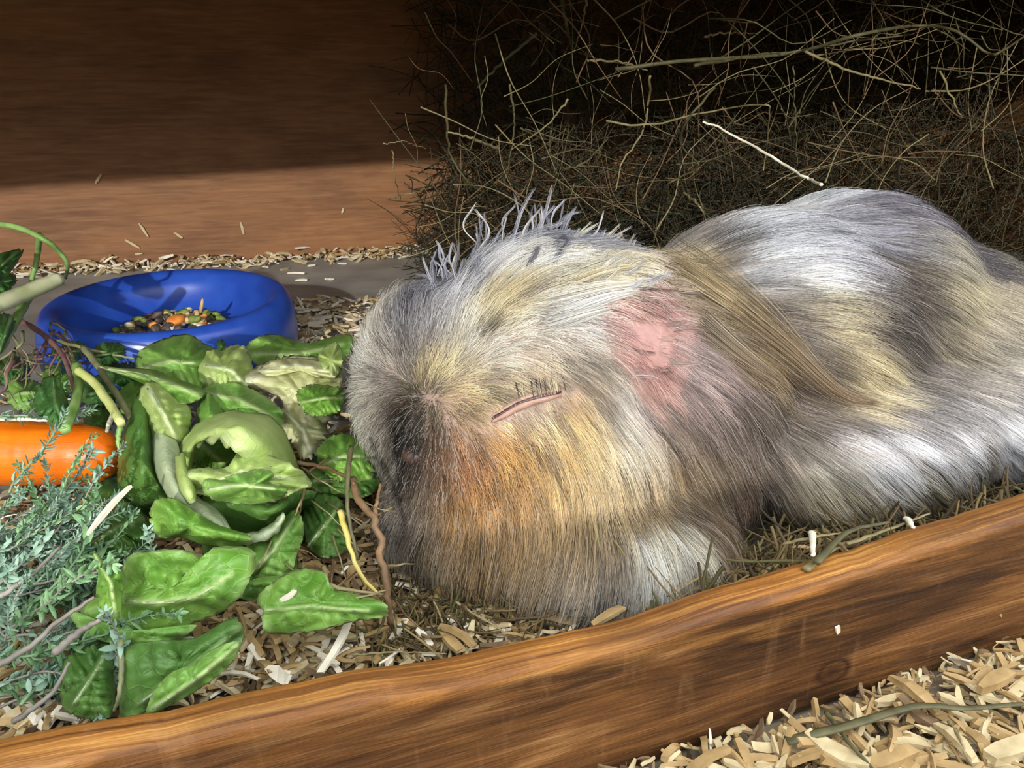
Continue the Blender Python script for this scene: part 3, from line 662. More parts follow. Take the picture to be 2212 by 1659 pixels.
# ------------------------------------------------------------------ hay
def hay_strand_arrays(n, region, Lr, rr, K=8, curl=1.0, flat=.35):
    P = np.empty((n, K, 3))
    for i in range(n):
        p, ax = region(i); L = random.uniform(*Lr)
        d = Vector((random.gauss(0, 1), random.gauss(0, flat), random.gauss(0, .8)))
        d = (wd*d.x + wn*d.y + Vector((0, 0, d.z))).normalized()
        bend = Vector((random.gauss(0, 1), random.gauss(0, .5), random.gauss(0, 1)))*curl*random.uniform(.2, 1.4)
        q = Vector(p) - d*L*.5
        for k in range(K):
            P[i, k] = q; q = q + d*(L/(K-1)); d = (d + bend*(1.0/K) + Vector((random.gauss(0, .08), random.gauss(0, .05), random.gauss(0, .08)))).normalized()
    P[:, :, 2] = np.maximum(P[:, :, 2], .001)
    R = np.random.default_rng(3).uniform(rr[0], rr[1], n)[:, None]*np.linspace(1, .55, K)[None]
    return P, R
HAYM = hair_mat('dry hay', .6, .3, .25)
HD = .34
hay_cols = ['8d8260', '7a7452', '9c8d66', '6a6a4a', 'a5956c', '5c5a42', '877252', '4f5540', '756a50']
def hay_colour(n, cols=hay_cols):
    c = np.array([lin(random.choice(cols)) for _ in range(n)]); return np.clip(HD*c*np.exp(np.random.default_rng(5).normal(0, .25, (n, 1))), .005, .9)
HB = at_z(905, 546)                                          # foot of the pile's left edge at the wall
def pile_region(i):
    while True:
        u = random.random()**.9*.50; z = random.random()**1.15*.235
        left = .010 + .018*(z/.2) + .015*noise.noise(Vector((z*30, 0, 0)))
        if u < left*random.uniform(.1, 1.3): continue
        dep = .125*(1-.45*z/.2)*min(1, .35+u/.12) + .02*noise.noise(Vector((u*14, z*14, 2)))
        hollow = noise.noise(Vector((u*11, z*13, 7)))
        front = random.random()**1.5
        if u > .34: dep *= 1 + 9*(u-.34)
        if hollow > .22 and front < .45: continue
        p = HB + wd*u - wn*(dep*(1-front)) + Vector((0, 0, z)); return p, None
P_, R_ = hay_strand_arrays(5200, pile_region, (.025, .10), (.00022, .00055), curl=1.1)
# keep strands out of the walls
sd_ = ((P_-np.array(W0))*np.array(wn)).sum(2); P_ -= np.maximum(sd_+.003, 0)[:, :, None]*np.array(wn)
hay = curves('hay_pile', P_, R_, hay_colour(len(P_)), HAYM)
tag(hay, 'loose dark heap of tangled dry hay behind the guinea pig', 'hay', kind='stuff')
# finer chaff low in the pile and behind the crown
def low_region(i):
    u = random.random()*.42 - .012; z = abs(random.gauss(0, .022)); dep = random.uniform(.02, .15)
    return HB + wd*u - wn*dep + Vector((0, 0, z)), None
P_, R_ = hay_strand_arrays(2600, low_region, (.01, .045), (.00015, .00042), curl=1.6)
sd_ = ((P_-np.array(W0))*np.array(wn)).sum(2); P_ -= np.maximum(sd_+.003, 0)[:, :, None]*np.array(wn)
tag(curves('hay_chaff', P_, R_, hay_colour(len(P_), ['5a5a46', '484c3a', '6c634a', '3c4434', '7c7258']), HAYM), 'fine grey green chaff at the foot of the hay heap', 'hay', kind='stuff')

STRAW = simple('pale straw', '756a46', '978a62', 200, .6, .3, .0004); STRAWG = simple('olive straw', '454228', '605b3a', 200, .6, .3, .0004); STRAWW = simple('bleached straw', 'd8d2b8', 'efead2', 200, .6, .3, .0004)
STRAWB = simple('brown stem', '5c462e', '7e6242', 160, .6, .4, .0005)
def stem(name, pts, r, mat, label=None, cat=None, parent=None, K=26, flat=1.0, taper=.5, wob=.0003, nodes=0, **kw):
    """pts: (px, py, z) on a height, or (px, py, ('y', Y)) on a distance"""
    Q = [at_y(x, y, z[1]) if isinstance(z, tuple) else at_z(x, y, z) for x, y, z in pts]
    P = smooth_path(Q, K); P += np.array([[noise.noise(Vector((i*.45, r*9000, 1)))*wob, 0, noise.noise(Vector((i*.45, r*9000, 5)))*wob] for i in range(K)])
    R = [r*(1-(1-taper)*i/(K-1))*(1+.12*noise.noise(Vector((i*.7, r*7000, 3)))) for i in range(K)]
    V, Fc = tube_geo(P, R, 7, flat); o = mesh(name, V, Fc, mat, parent)
    if not parent: origin(o, P[K//2])
    if label or cat: tag(o, label, cat, **kw)
    return o
Yh = lambda Y: ('y', Y)
HS = [
 ([(1775,400),(1740,383),(1680,346),(1600,300),(1520,262)], .36, .0008, STRAWW, 'bleached knobbly hay stalk slanting down onto the back of the guinea pig'),
 ([(1310,262),(1390,271),(1480,254),(1560,236),(1650,227),(1662,245),(1656,320),(1650,368)], .44, .0006, STRAW, 'pale hay stalk bent sharply into a downward hook above the middle of the pig'),
 ([(1405,165),(1400,230),(1385,290),(1345,350),(1330,412)], .45, .00065, STRAW, 'straight tan hay stalk hanging down left of the hooked stalk'),
 ([(1545,190),(1492,250),(1470,312),(1510,360),(1450,392),(1425,440),(1415,512)], .44, .00065, STRAWG, 'zigzag olive hay stalk ending at the dip between head and back'),
 ([(963,185),(966,280),(976,340),(1012,392),(1062,428)], .47, .0008, STRAWG, 'curved grey green hay stalk at the left edge of the heap'),
 ([(1100,180),(1111,260),(1105,322),(1088,402)], .46, .0007, STRAWG, 'upright hay stalk forking above the crown of the pig'),
 ([(1228,215),(1180,272),(1106,322)], .46, .0006, STRAW, 'short slanting branch meeting the forked upright hay stalk'),
 ([(1077,322),(1022,300),(968,284)], .45, .0009, STRAW, 'short pale cut hay stalk pointing right at the left edge of the heap'),
 ([(1330,150),(1480,132),(1700,116),(1860,74),(1980,56),(2062,66),(2132,114),(2160,112),(2225,70)], .47, .0011, STRAWG, 'long thick olive hay stem arching across the upper right'),
 ([(1500,142),(1640,118),(1720,112),(1830,92),(1950,76)], .46, .0009, STRAWG, 'flat hay blade lying along the underside of the arched thick stem'),
 ([(1740,112),(1830,150),(1900,170),(1990,192)], .47, .0008, STRAW, 'straight hay stalk sloping down right beneath the arched thick stem'),
 ([(848,322),(852,380),(866,432)], .52, .0005, STRAW, 'thin short hay wisp standing before the lit strip of wall'),
 ([(842,428),(890,416),(940,404)], .51, .0005, STRAW, 'thin level hay wisp beside the lit strip of wall'),
 ([(828,312),(870,306),(920,322)], .52, .0004, STRAW, 'thin hay wisp arching out left over the shadow edge on the wall'),
 ([(1268,0),(1258,50),(1240,112)], .50, .0006, STRAW, 'thin pale hay stalk leaning at the very top of the heap'),
 ([(1212,-10),(1222,50),(1236,110)], .50, .0012, STRAWG, 'broad dark hay blade beside the thin leaning stalk at the top'),
 ([(1160,72),(1090,130),(1030,190)], .50, .0011, STRAWG, 'broad hay blade slanting down left near the top of the heap'),
 ([(1268,130),(1340,134),(1398,152)], .48, .0007, STRAW, 'level pale hay piece high in the middle of the heap'),
 ([(1520,80),(1560,72),(1632,72)], .50, .0007, STRAW, 'level hay piece below the top edge right of centre'),
 ([(1714,140),(1718,250),(1722,360)], .47, .0005, STRAWG, 'thin plumb upright hay stalk before the dark hollow'),
 ([(1190,280),(1188,330),(1215,362),(1262,352),(1312,300)], .46, .0007, STRAWG, 'hay stalk curled like a bowl above the ears'),
 ([(2030,150),(2060,220),(2078,250),(2130,255)], .46, .0006, STRAW, 'kinked hay stalk below the arched stem at far right'),
 ([(1478,416),(1512,448),(1532,492)], .40, .0006, STRAW, 'short hay stalk poking up from the dip behind the head'),
]
for pts, Y, r, mt, lb in HS:
    stem('hay_stalk', [(x, y, Yh(Y + .02*math.sin(i*1.7+x))) for i, (x, y) in enumerate(pts)], r, mt, lb, 'hay stalk', wob=.0009, K=34)
# 240 front strands of the heap as single stalks
random.seed(21)
hp = [mesh('hay_stalk', *tube_geo(smooth_path([(-.5, 0, 0), (-.2, random.uniform(-.1, .1), random.uniform(-.12, .12)), (.15, random.uniform(-.1, .1), random.uniform(-.15, .15)), (.5, random.uniform(-.1, .1), random.uniform(-.25, .25))], 12), [.0085*(1-.05*i) for i in range(12)], 5), mt) for mt in (STRAW, STRAWG, STRAWB) for _ in range(5)]
for o in hp: o.data.use_fake_user = False
used = 0
for i in range(230):
    k = random.random(); x = random.uniform(880, 2190); y = random.uniform(-10, 520)
    if x < 960 and y < 150: continue
    Y = .455 + .06*random.random() - .02*(y/500) + (x-1500)*.00003
    if x > 1400 and y > 380: y = random.uniform(0, 380)
    src = random.choice(hp)
    o = src.copy() if used >= len(hp) else hp[used]
    if used >= len(hp): COL.objects.link(o)
    used += 1
    L = random.uniform(.022, .08); th = random.uniform(.45, .95); o.scale = (L, L*th, L*th)
    o.location = at_y(x, y, Y); o.rotation_euler = (random.gauss(0, .5), random.gauss(0, 1.1), random.gauss(.26, .4))
    zone = ('at the left end' if x < 1200 else 'left of the middle' if x < 1500 else 'right of the middle' if x < 1850 else 'at the right end') + (' near the top' if y < 170 else ' halfway up' if y < 340 else ' low down')
    hue = {0: 'pale', 1: 'olive', 2: 'brown'}[[STRAW, STRAWG, STRAWB].index(o.data.materials[0])]
    tag(o, ('long ' if L > .05 else 'short ')+'thin '+hue+' stalk of the hay heap, '+zone, 'hay stalk', 'thin stalks on the front of the hay heap')

# ------------------------------------------------------------------ wood shavings
CHIP = [simple('pale shaving', 'ad9a72', 'cdbb92', 160, .75, .4, .0004), simple('white shaving', 'd4c9b2', 'eae1cc', 160, .75, .4, .0004), simple('tan shaving', '94784c', 'b89a68', 160, .75, .4, .0004), simple('brown shaving', '5c472e', '80664a', 160, .8, .4, .0004)]
def chip_geo(L, w_, h_, rs):
    """bent irregular splinter, 6 cross sections of 4"""
    V, Fc = [], []; b1 = rs.uniform(-.12, .12)*L; tw = rs.uniform(-.5, .5)
    for i in range(4):
        f = i/3; ww = w_*(.5+.12*rs.random()) * (1 if 0 < i < 3 else rs.uniform(.35, 1)); hh = h_*.5*(1 if 0 < i < 3 else rs.uniform(.5, 1))
        z = b1*4*f*(1-f); y = rs.uniform(-.08, .08)*w_; a_ = tw*(f-.5)
        for sy_, sz_ in ((-1, -1), (1, -1), (1, 1), (-1, 1)):
            yy, zz = sy_*ww, sz_*hh; V.append(((f-.5)*L + (rs.uniform(-.05, .05)*L if i in (0, 3) else 0), y+yy*math.cos(a_)-zz*math.sin(a_), z+yy*math.sin(a_)+zz*math.cos(a_)))
    for i in range(3):
        for j in range(4): Fc.append((i*4+j, i*4+(j+1) % 4, (i+1)*4+(j+1) % 4, (i+1)*4+j))
    Fc += [(3, 2, 1, 0), (12, 13, 14, 15)]
    return V, Fc
rs = random.Random(4)
CP_ = []
for mi in range(4):
    for k in range(6):
        L = rs.uniform(.004, .0095); wv = rs.uniform(.0005, .0018); hv = rs.uniform(.0004, .0012)
        V, Fc = chip_geo(L, wv, hv, rs); me = bpy.data.meshes.new('wood_shaving'); me.from_pydata(V, [], Fc); me.materials.append(CHIP[mi]); CP_.append((me, mi))
def chip_at(p, label, group, cols=(0, 1, 2), s=1.0, tilt=.35, rz=None):
    me = random.choice([m_ for m_, i in CP_ if i in cols]); o = bpy.data.objects.new('wood_shaving', me); COL.objects.link(o)
    o.location = p; o.rotation_euler = (random.gauss(0, tilt), random.gauss(0, tilt*.7), random.uniform(0, 6.3) if rz is None else rz); o.scale = (s, s, s)
    tag(o, label, 'wood shaving', group); return o
def chip_mass(name, label, pts, cols_w, smin=.6, smax=1.1, tilt=.5):
    pts = [p for p in pts if bvh.ray_cast(p, Vector((0, 0, 1)), .06)[0] is None]
    groups = {}
    for p in pts:
        mi = random.choices(range(4), cols_w)[0]; me = random.choice([m_ for m_, i in CP_ if i == mi])
        M = Matrix.Translation(p) @ Matrix.Rotation(random.uniform(0, 6.3), 4, 'Z') @ Matrix.Rotation(random.gauss(0, tilt), 4, 'X') @ Matrix.Rotation(random.gauss(0, tilt*.7), 4, 'Y') @ Matrix.Scale(random.uniform(smin, smax), 4)
        groups.setdefault('v', []).append((me, M, mi))
    V, Fc, MI = [], [], []
    for me, M, mi in groups['v']:
        b0 = len(V); V += [M @ v.co for v in me.vertices]
        for pgn in me.polygons: Fc.append(tuple(b0+q for q in pgn.vertices)); MI.append(mi)
    o = mesh(name, V, Fc, CHIP[0], smooth=False)
    for c_ in CHIP[1:]: o.data.materials.append(c_)
    o.data.polygons.foreach_set('material_index', MI)
    tag(o, label, 'wood shavings', kind='stuff'); return o
random.seed(33)
# outside the lip
def outer_pt(z0, z1):
    s_ = random.uniform(.02, .42); t_ = LT + .001 + random.random()*.13
    p = lipL + ld*s_ - ln*t_; return Vector((p.x, p.y, random.uniform(z0, z1)))
chip_mass('wood_shavings', 'deep litter of tan wood shavings outside the lip board', [outer_pt(-.0115, -.0065) for _ in range(14000)], (.36, .02, .36, .26), .3, 1.1)
n_ = 0
while n_ < 130:
    x, y = random.uniform(1380, 2230), random.uniform(1380, 1680)
    if y < 1690-(x-1380)*.36+14: continue
    chip_at(at_z(x, y, -.0055+random.uniform(0, .0015)), 'tan wood shaving loose on the litter outside the lip, '+('close under the board' if y < 1690-(x-1380)*.36+90 else 'out in the open' if y < 1600 else 'by the bottom edge')+', '+('left part' if x < 1720 else 'middle part' if x < 1980 else 'right part'), 'loose shavings outside the lip board', (0, 0, 2, 2), random.uniform(.8, 1.35)); n_ += 1
def special(x, y, z, L, wv, hv, rz, mat, label, tilt=(0, 0)):
    V, Fc = chip_geo(L, wv, hv, random.Random(int(x+y))); o = mesh('wood_shaving', V, Fc, mat, smooth=False); o.location = at_z(x, y, z) if not isinstance(z, Vector) else z; o.rotation_euler = (tilt[0], tilt[1], rz); tag(o, label, 'wood shaving'); return o
special(1808, 1622, -.003, .0135, .0036, .0030, -.75, CHIP[0], 'long thick pale splinter near the bottom edge outside the lip')
special(1920, 1640, -.0035, .0130, .0030, .0020, .35, CHIP[2], 'tan splinter right of the long thick pale splinter')
special(2060, 1600, -.003, .0110, .0020, .0016, 1.9, CHIP[0], 'narrow upright pale splinter in the lower right litter')
special(2180, 1620, -.003, .0120, .0034, .0026, .4, CHIP[0], 'thick pale splinter in the bottom right corner')
special(1975, 1500, -.003, .0130, .0026, .0018, -1.1, CHIP[2], 'slanting tan splinter close below the lip board')
special(2150, 1470, -.003, .0120, .0030, .0020, .5, CHIP[2], 'broad tan splinter below the right end of the lip board')
special(2000, 1545, -.003, .0130, .0022, .0016, -.95, CHIP[3], 'brown straw piece below the knot of the lip board')
stem('hay_stalk', [(1700,1600,-.003),(1860,1560,-.001),(1980,1525,-.0005),(2090,1530,-.001),(2212,1520,-.002)], .0013, STRAWG, 'broad grey green hay blade lying across the litter outside the lip', 'hay stalk', flat=.4)
stem('hay_stalk', [(1785,1540,-.004),(1830,1600,-.002),(1890,1665,-.002)], .0006, STRAWG, 'dark green hay stem crossing the long thick splinter', 'hay stalk')
stem('hay_stalk', [(2050,1560,-.003),(2070,1590,-.001),(2090,1640,-.003)], .0004, STRAW, 'thin curled hay stem in the lower right litter', 'hay stalk')
# a few specks stuck to the lip and the back wall
fp = on_lip(1810, 1360, -LT-.0004); o = special(1810, 1360, fp, .0022, .0011, .0005, .4, CHIP[1], 'tiny white chip stuck to the middle of the lip front', (1.5, 1.3))
fp = on_lip(1590, 1578, -LT-.0008); special(1590, 1578, fp, .0050, .0013, .0006, .35, CHIP[0], 'pale chip at the bottom edge of the lip front', (1.2, .0))
def on_wall(x, y, off=.0006):
    d = ray(x, y); p0 = W0 - wn*off; k = (p0-CAM).dot(wn)/d.dot(wn); return CAM + d*k
wa = math.atan2(wd.y, wd.x)
for x, y, L, a_, lb in ((310,497,.011,-1.1,'curved pale shaving stuck on the back wall above the bowl'), (385,508,.007,-.7,'small pale shaving stuck on the back wall right of the curved one'), (523,493,.009,-1.45,'upright pale shaving stuck highest right on the back wall'), (286,527,.011,-.6,'ragged pale shaving stuck low on the back wall'), (272,553,.022,.12,'long bowed shaving leaning on the wall just above the litter'), (212,386,.008,.9,'small shaving stuck on the wall near the shadow edge'), (740,455,.004,1.2,'tiny shaving speck stuck on the wall at right')):
    V, Fc = chip_geo(L, .0016, .0006, random.Random(x)); V = [(v[0], v[2], v[1]) for v in V]
    o = mesh('wood_shaving', V, Fc, CHIP[0], smooth=False); o.location = on_wall(x, y, .0012); o.rotation_euler = (Matrix.Rotation(wa, 4, 'Z') @ Matrix.Rotation(-a_, 4, 'Y')).to_euler(); tag(o, lb, 'wood shaving')
# along the wall base and by the bowl
def px_pts(n, box, z0, z1, cond=None):
    out = []
    while len(out) < n:
        x, y = random.uniform(box[0], box[2]), random.uniform(box[1], box[3])
        if cond and not cond(x, y): continue
        out.append(at_z(x, y, random.uniform(z0, z1)))
    return out
def wallstrip(n, zmax=.006):
    out = []
    for _ in range(n):
        s_ = random.uniform(0, .43) if random.random() < .85 else random.uniform(-.15, 0); q = abs(random.gauss(0, .010))
        p = W0 + wd*s_ - wn*(.002+q); out.append(Vector((p.x, p.y, random.uniform(.0008, zmax*math.exp(-q*60)+.001))))
    return out
chip_mass('wood_shavings', 'drift of white wood shavings along the foot of the back wall', wallstrip(700), (.4, .45, .12, .03), .8, 1.5)
for p in wallstrip(45, .008): chip_at(p+Vector((0, 0, .001)), 'white shaving on the drift along the foot of the back wall', 'loose shavings along the back wall', (0, 1), random.uniform(1.2, 2.2), .25)
rb = lambda x, y: (x > 640 - (y-640)*.25) and y > 640+abs(x-720)*.06
chip_mass('wood_shavings', 'patch of white wood shavings between bowl and guinea pig', px_pts(420, (600, 640, 900, 780), .0008, .004, rb), (.4, .45, .12, .03), .8, 1.5)
for p in px_pts(50, (610, 645, 880, 760), .003, .006, rb): chip_at(p, 'white shaving on the patch between bowl and guinea pig', 'loose shavings between bowl and guinea pig', (0, 1), random.uniform(1.1, 1.9), .25)
for x, y in ((640,590), (650,605), (712,603), (690,640), (560,640)): chip_at(at_z(x, y, .0012), 'single shaving lying on the bare grey floor behind the bowl', 'single shavings on the bare floor', (0, 1), 1.4, .1)
# inside, along the lip
fr = lambda x, y: y < 1585-(x*.178) and y > 1270
chip_mass('wood_shavings', 'pale wood shavings between the salad and the lip board', px_pts(3000, (-300, 1280, 1300, 1640), .0005, .007, fr), (.36, .22, .25, .17), .6, 1.15)
fr2 = lambda x, y: y < 1560-(x*.178) and not (x > 800 and random.random() < .75)
for p in px_pts(70, (500, 1330, 1100, 1490), .007, .0095, fr2): chip_at(p, 'pale shaving on the litter inside the lip, '+('under the salad edge' if p.x < -.045 else 'left of the pig chin' if p.x < -.02 else 'below the pig chin'), 'loose shavings between salad and lip board', (0, 1, 2), random.uniform(.8, 1.3))
def mound_pt():
    a_, b_ = random.gauss(0, 1), random.gauss(0, 1); p = Vector((-.078+.045*a_, .205+.034*b_, 0)); k = math.exp(-(a_*a_+b_*b_)*.35)
    if (p-lipL).dot(ln) < .004: p += ln*(.006+abs(a_)*.01-(p-lipL).dot(ln))
    p.z = .0008 + .0125*k*random.random()**.6; return p
chip_mass('wood_shavings', 'mound of trodden shavings under the salad', [mound_pt() for _ in range(5200)], (.2, .04, .36, .4), .6, 1.2)
chip_mass('wood_shavings', 'sparse shavings under the salad and the guinea pig', [at_z(random.uniform(-200, 2300), random.uniform(800, 1300), random.uniform(.0005, .003)) for _ in range(2200)], (.3, .15, .3, .25), .6, 1.1)
chip_mass('wood_shavings', 'tan shavings in the gap between guinea pig and right half of the lip', [(lambda s_, q: Vector(((lipL+ld*s_+ln*q).x, (lipL+ld*s_+ln*q).y, random.uniform(.001, .016*(1-q/.05)))))(random.uniform(.17, .40), random.uniform(.002, .03)) for _ in range(900)], (.2, .05, .35, .4), .6, 1.1)
special(600, 1455, .0105, .0068, .0026, .0012, -.6, CHIP[1], 'square white chip close to the lip board left of the pig', (.5, 0))
special(727, 1385, .014, .0155, .0014, .0010, 1.25, CHIP[1], 'long white stick standing in the litter right of the lettuce', (0, -.35))
special(975, 1385, .009, .0085, .0022, .0012, -.95, CHIP[2], 'golden chip lying in the crumbs below the chin')
special(1312, 1330, .012, .0090, .0020, .0010, .55, CHIP[2], 'pale broken chip leaning over the lip below the chin', (0, -.2))
special(440, 1222, .0295, .0050, .0022, .0006, -.8, CHIP[1], 'frayed white shaving lying on the large lower lettuce leaf')
special(622, 1287, .0285, .0040, .0010, .0006, 1.0, CHIP[1], 'small white shaving on the lettuce leaf by the brown stems')
special(235, 1102, .036, .014, .0010, .0010, 1.05, CHIP[1], 'white stick between the grey herb and the lettuce', (0, -.5))

# crumbs and short hay below the chin
HD = .8
def crumb_region(i):
    while True:
        x, y = random.uniform(800, 1420), random.uniform(1180, 1430)
        if y < 1500-(x-500)*.18-25 and (x < 900 or y > 1180): break
    p = at_z(x, y, random.uniform(.001, .009)); return p, None
wd_s, wn_s = wd, wn
P_, R_ = hay_strand_arrays(2600, crumb_region, (.003, .014), (.00012, .0004), curl=1.2, flat=1.0)
tag(curves('hay_crumbs', P_, R_, hay_colour(len(P_), ['6e5c3e', '8a744c', '54482f', 'a08a5c', '5f6038', '7c6848']), HAYM), 'brown hay crumbs trodden down below the chin of the guinea pig', 'hay', kind='stuff')
def gap_region(i):
    s_ = random.uniform(.13, .42); q = random.uniform(.003, .042); p = lipL + ld*s_ + ln*q
    return Vector((p.x, p.y, random.uniform(.004, .022*(1-q/.05)))), None
P_, R_ = hay_strand_arrays(1700, gap_region, (.006, .03), (.00018, .00055), curl=.9, flat=1.0)
tag(curves('hay_crumbs', P_, R_, hay_colour(len(P_), ['8a744c', 'a08a5c', '6c6840', '7c6848', '5a4c34']), HAYM), 'flattened hay between guinea pig and right half of the lip', 'hay', kind='stuff')
for pts, r, mt, lb in (
 ([(1740,1230,.026),(1800,1185,.026),(1880,1160,.026)], .0011, STRAW, 'flat straw lying against the lip at the pig hip, lowest of the bundle'),
 ([(1765,1215,.028),(1830,1150,.027),(1920,1128,.026)], .0010, STRAWG, 'olive straw crossing the bundle at the pig hip'),
 ([(1755,1150,.026),(1756,1200,.029)], .0010, STRAWW, 'short upright bleached straw end behind the lip'),
 ([(1780,1145,.025),(1830,1190,.028)], .0009, STRAWB, 'brown straw slanting down onto the lip'),
 ([(1690,1175,.022),(1760,1160,.026),(1830,1150,.026)], .0007, STRAW, 'thin straw pointing left from the bundle behind the lip'),
 ([(1830,1175,.027),(1930,1140,.026),(2010,1108,.025)], .0006, STRAW, 'long thin straw stretched along the lip to the right'),
 ([(1960,1120,.026),(1972,1140,.028)], .0010, STRAWW, 'small pale straw knot right of the bundle'),
 ([(985,1300,.012),(1030,1330,.012),(1090,1365,.010)], .0004, STRAW, 'thin pale hay stem under the chin'),
 ([(760,1415,.012),(860,1408,.013),(965,1412,.010)], .0003, STRAW, 'thin yellow hay stem lying level just behind the lip'),
):
    stem('hay_stalk', pts, r, mt, lb, 'hay stalk', flat=.6)

# ------------------------------------------------------------------ salad leaves
L_BR = leaf_mat('bright lettuce', '649a36', '8fbc50', 'd6e6a0')
L_PA = leaf_mat('pale lettuce heart', 'b0cc68', 'd2e296', 'eef4c8')
L_CR = leaf_mat('cream lettuce heart', 'd2d890', 'eceabc', 'f6f3d8')
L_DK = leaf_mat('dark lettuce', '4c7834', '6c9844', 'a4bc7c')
L_MD = leaf_mat('mid green lettuce', '70a644', '9cc862', 'dcebaa')
L_RB = leaf_mat('pale lettuce rib', 'a9bb8e', 'c8d2ac', 'e2e6cc', .2)
L_HB = leaf_mat('coriander leaf', '3c6a30', '568846', '8eae6e')
cm = np.array
def seg_dist(p, a, b):
    ab = b-a; t = np.clip(np.dot(p-a, ab)/(np.dot(ab, ab)+1e-9), 0, 1); return np.linalg.norm(p-a-ab*t), t
def leaf(label, out, z0, zy, mat, rib=None, zx=0, bulge=.003, ruffle=.0016, jag=3, nr=14, nj=84, name='lettuce_leaf', cat='lettuce leaf', ribw=7, cup=0, veins=7, thick=.00045, ribobj=True, seed=None):
    seed = seed if seed is not None else int(out[0][0]*3+out[0][1])
    cx = sum(p[0] for p in out)/len(out); cy = sum(p[1] for p in out)/len(out)
    B_ = loop_path([(p[0], p[1], p[2]*.001 if len(p) > 2 else 0) for p in out], nj)
    R0 = np.mean(np.hypot(B_[:, 0]-cx, B_[:, 1]-cy))
    V, Fc, vein, edge = [], [], [], []
    rp = [cm(p[:2], float) for p in rib] if rib else None
    for r in range(nr+1):
        f = r/nr
        for j in range(nj):
            jj = 1+ (jag/R0)*f**6*noise.noise(Vector((j*.9, seed, 0)))*1.6
            x = cx+(B_[j, 0]-cx)*f*jj; y = cy+(B_[j, 1]-cy)*f*jj
            z = z0 + zx*(x-cx)/100 + zy*(y-cy)/100 + B_[j, 2]*f*f + bulge*(1-f*f) + cup*f*f
            z += ruffle*f**2*(math.sin(j*2*math.pi*5/nj*1.0+seed)+.6*math.sin(j*2*math.pi*9/nj+seed*2))*.6
            z += .0011*noise.noise(Vector((x*.022, y*.022, seed)))+.0006*noise.noise(Vector((x*.06, y*.06, seed)))
            vv = 0
            if rp is not None:
                best, s_ = 1e9, 0; acc = 0
                for a_, b_ in zip(rp[:-1], rp[1:]):
                    d_, t_ = seg_dist(cm((x, y)), a_, b_); l_ = np.linalg.norm(b_-a_)
                    if d_ < best: best, s_ = d_, acc+t_*l_
                    acc += l_
                sp = acc/veins
                side = abs(math.sin(math.pi*((s_ - best*.55)/sp)))
                vv = max(math.exp(-(best/(ribw*.6))**2), .55*max(0, 1-side*4.5)*math.exp(-best/120))
                z += .0009*math.exp(-(best/ribw)**2) + .0010*(side**.6-.6)*min(1, best/30)
            vein.append(vv); edge.append(max(0, (f-.82)/.18)**2)
            V.append(at_z(x, y, max(.0015, z)))
            if r:
                a_ = (r-1)*nj+j; b_ = (r-1)*nj+(j+1) % nj; Fc.append((a_, b_, b_+nj, a_+nj))
    o = mesh(name, V, Fc, mat)
    for nm, arr in (('vein', vein), ('edge', edge)):
        at = o.data.attributes.new(nm, 'FLOAT', 'POINT'); at.data.foreach_set('value', np.array(arr, np.float32))
    origin(o, V[0]); sm = o.modifiers.new('thickness', 'SOLIDIFY'); sm.thickness = thick; sm.offset = 0
    tag(o, label, cat)
    if rib and ribobj:
        bv = BVHTree.FromPolygons([v_.co+o.location for v_ in o.data.vertices], [tuple(p.vertices) for p in o.data.polygons])
        Q = []
        for q in smooth_path([(a_, b_, 0) for a_, b_ in rib], 22):
            h_ = bv.ray_cast(CAM, ray(q[0], q[1]).normalized())
            if h_[0] is not None: Q.append(h_[0] - o.location)
        if len(Q) > 5:
            rr_ = ribw*.000045
            V2, F2 = tube_geo(Q, [rr_*(1.15-.8*i/len(Q)) for i in range(len(Q))], 8); mesh('midrib', V2, F2, L_RB, o)
    return o
def sheet(label, rows, mat, nu=40, nv=16, name='lettuce_leaf', cat='lettuce leaf', ruffle=.0008, thick=.0006, ribrow=None, seed=1, veins=9):
    """rows of (px, py, z mm) lofted across"""
    Rw = [smooth_path([at_z(x, y, z*.001) for x, y, z in r], nu) for r in rows]
    Rw = np.array(Rw); G_ = np.stack([smooth_path(Rw[:, i], nv) for i in range(nu)])      # nu, nv, 3
    V, Fc, vein, edge = [], [], [], []
    for i in range(nu):
        for j in range(nv):
            p = Vector(G_[i, j]); f = j/(nv-1); e = abs(f-.5)*2
            p.z += ruffle*e*e*noise.noise(Vector((i*.35, seed, f*2)))*1.5 + .0006*noise.noise(Vector((i*.3, j*.5, seed)))
            rv = math.exp(-((f-(ribrow if ribrow is not None else 9))/.07)**2)
            side = abs(math.sin(math.pi*(i/nu*veins - e*1.2))); vein.append(max(rv, .5*max(0, 1-side*4))); edge.append(max(0, (e-.85)/.15))
            V.append(p)
    for i in range(nu-1):
        for j in range(nv-1): Fc.append((i*nv+j, i*nv+j+1, (i+1)*nv+j+1, (i+1)*nv+j))
    o = mesh(name, V, Fc, mat)
    for nm, arr in (('vein', vein), ('edge', edge)):
        at = o.data.attributes.new(nm, 'FLOAT', 'POINT'); at.data.foreach_set('value', np.array(arr, np.float32))
    origin(o, V[len(V)//2]); sm = o.modifiers.new('thickness', 'SOLIDIFY'); sm.thickness = thick; sm.offset = 0
    tag(o, label, cat); return o
mm = .001
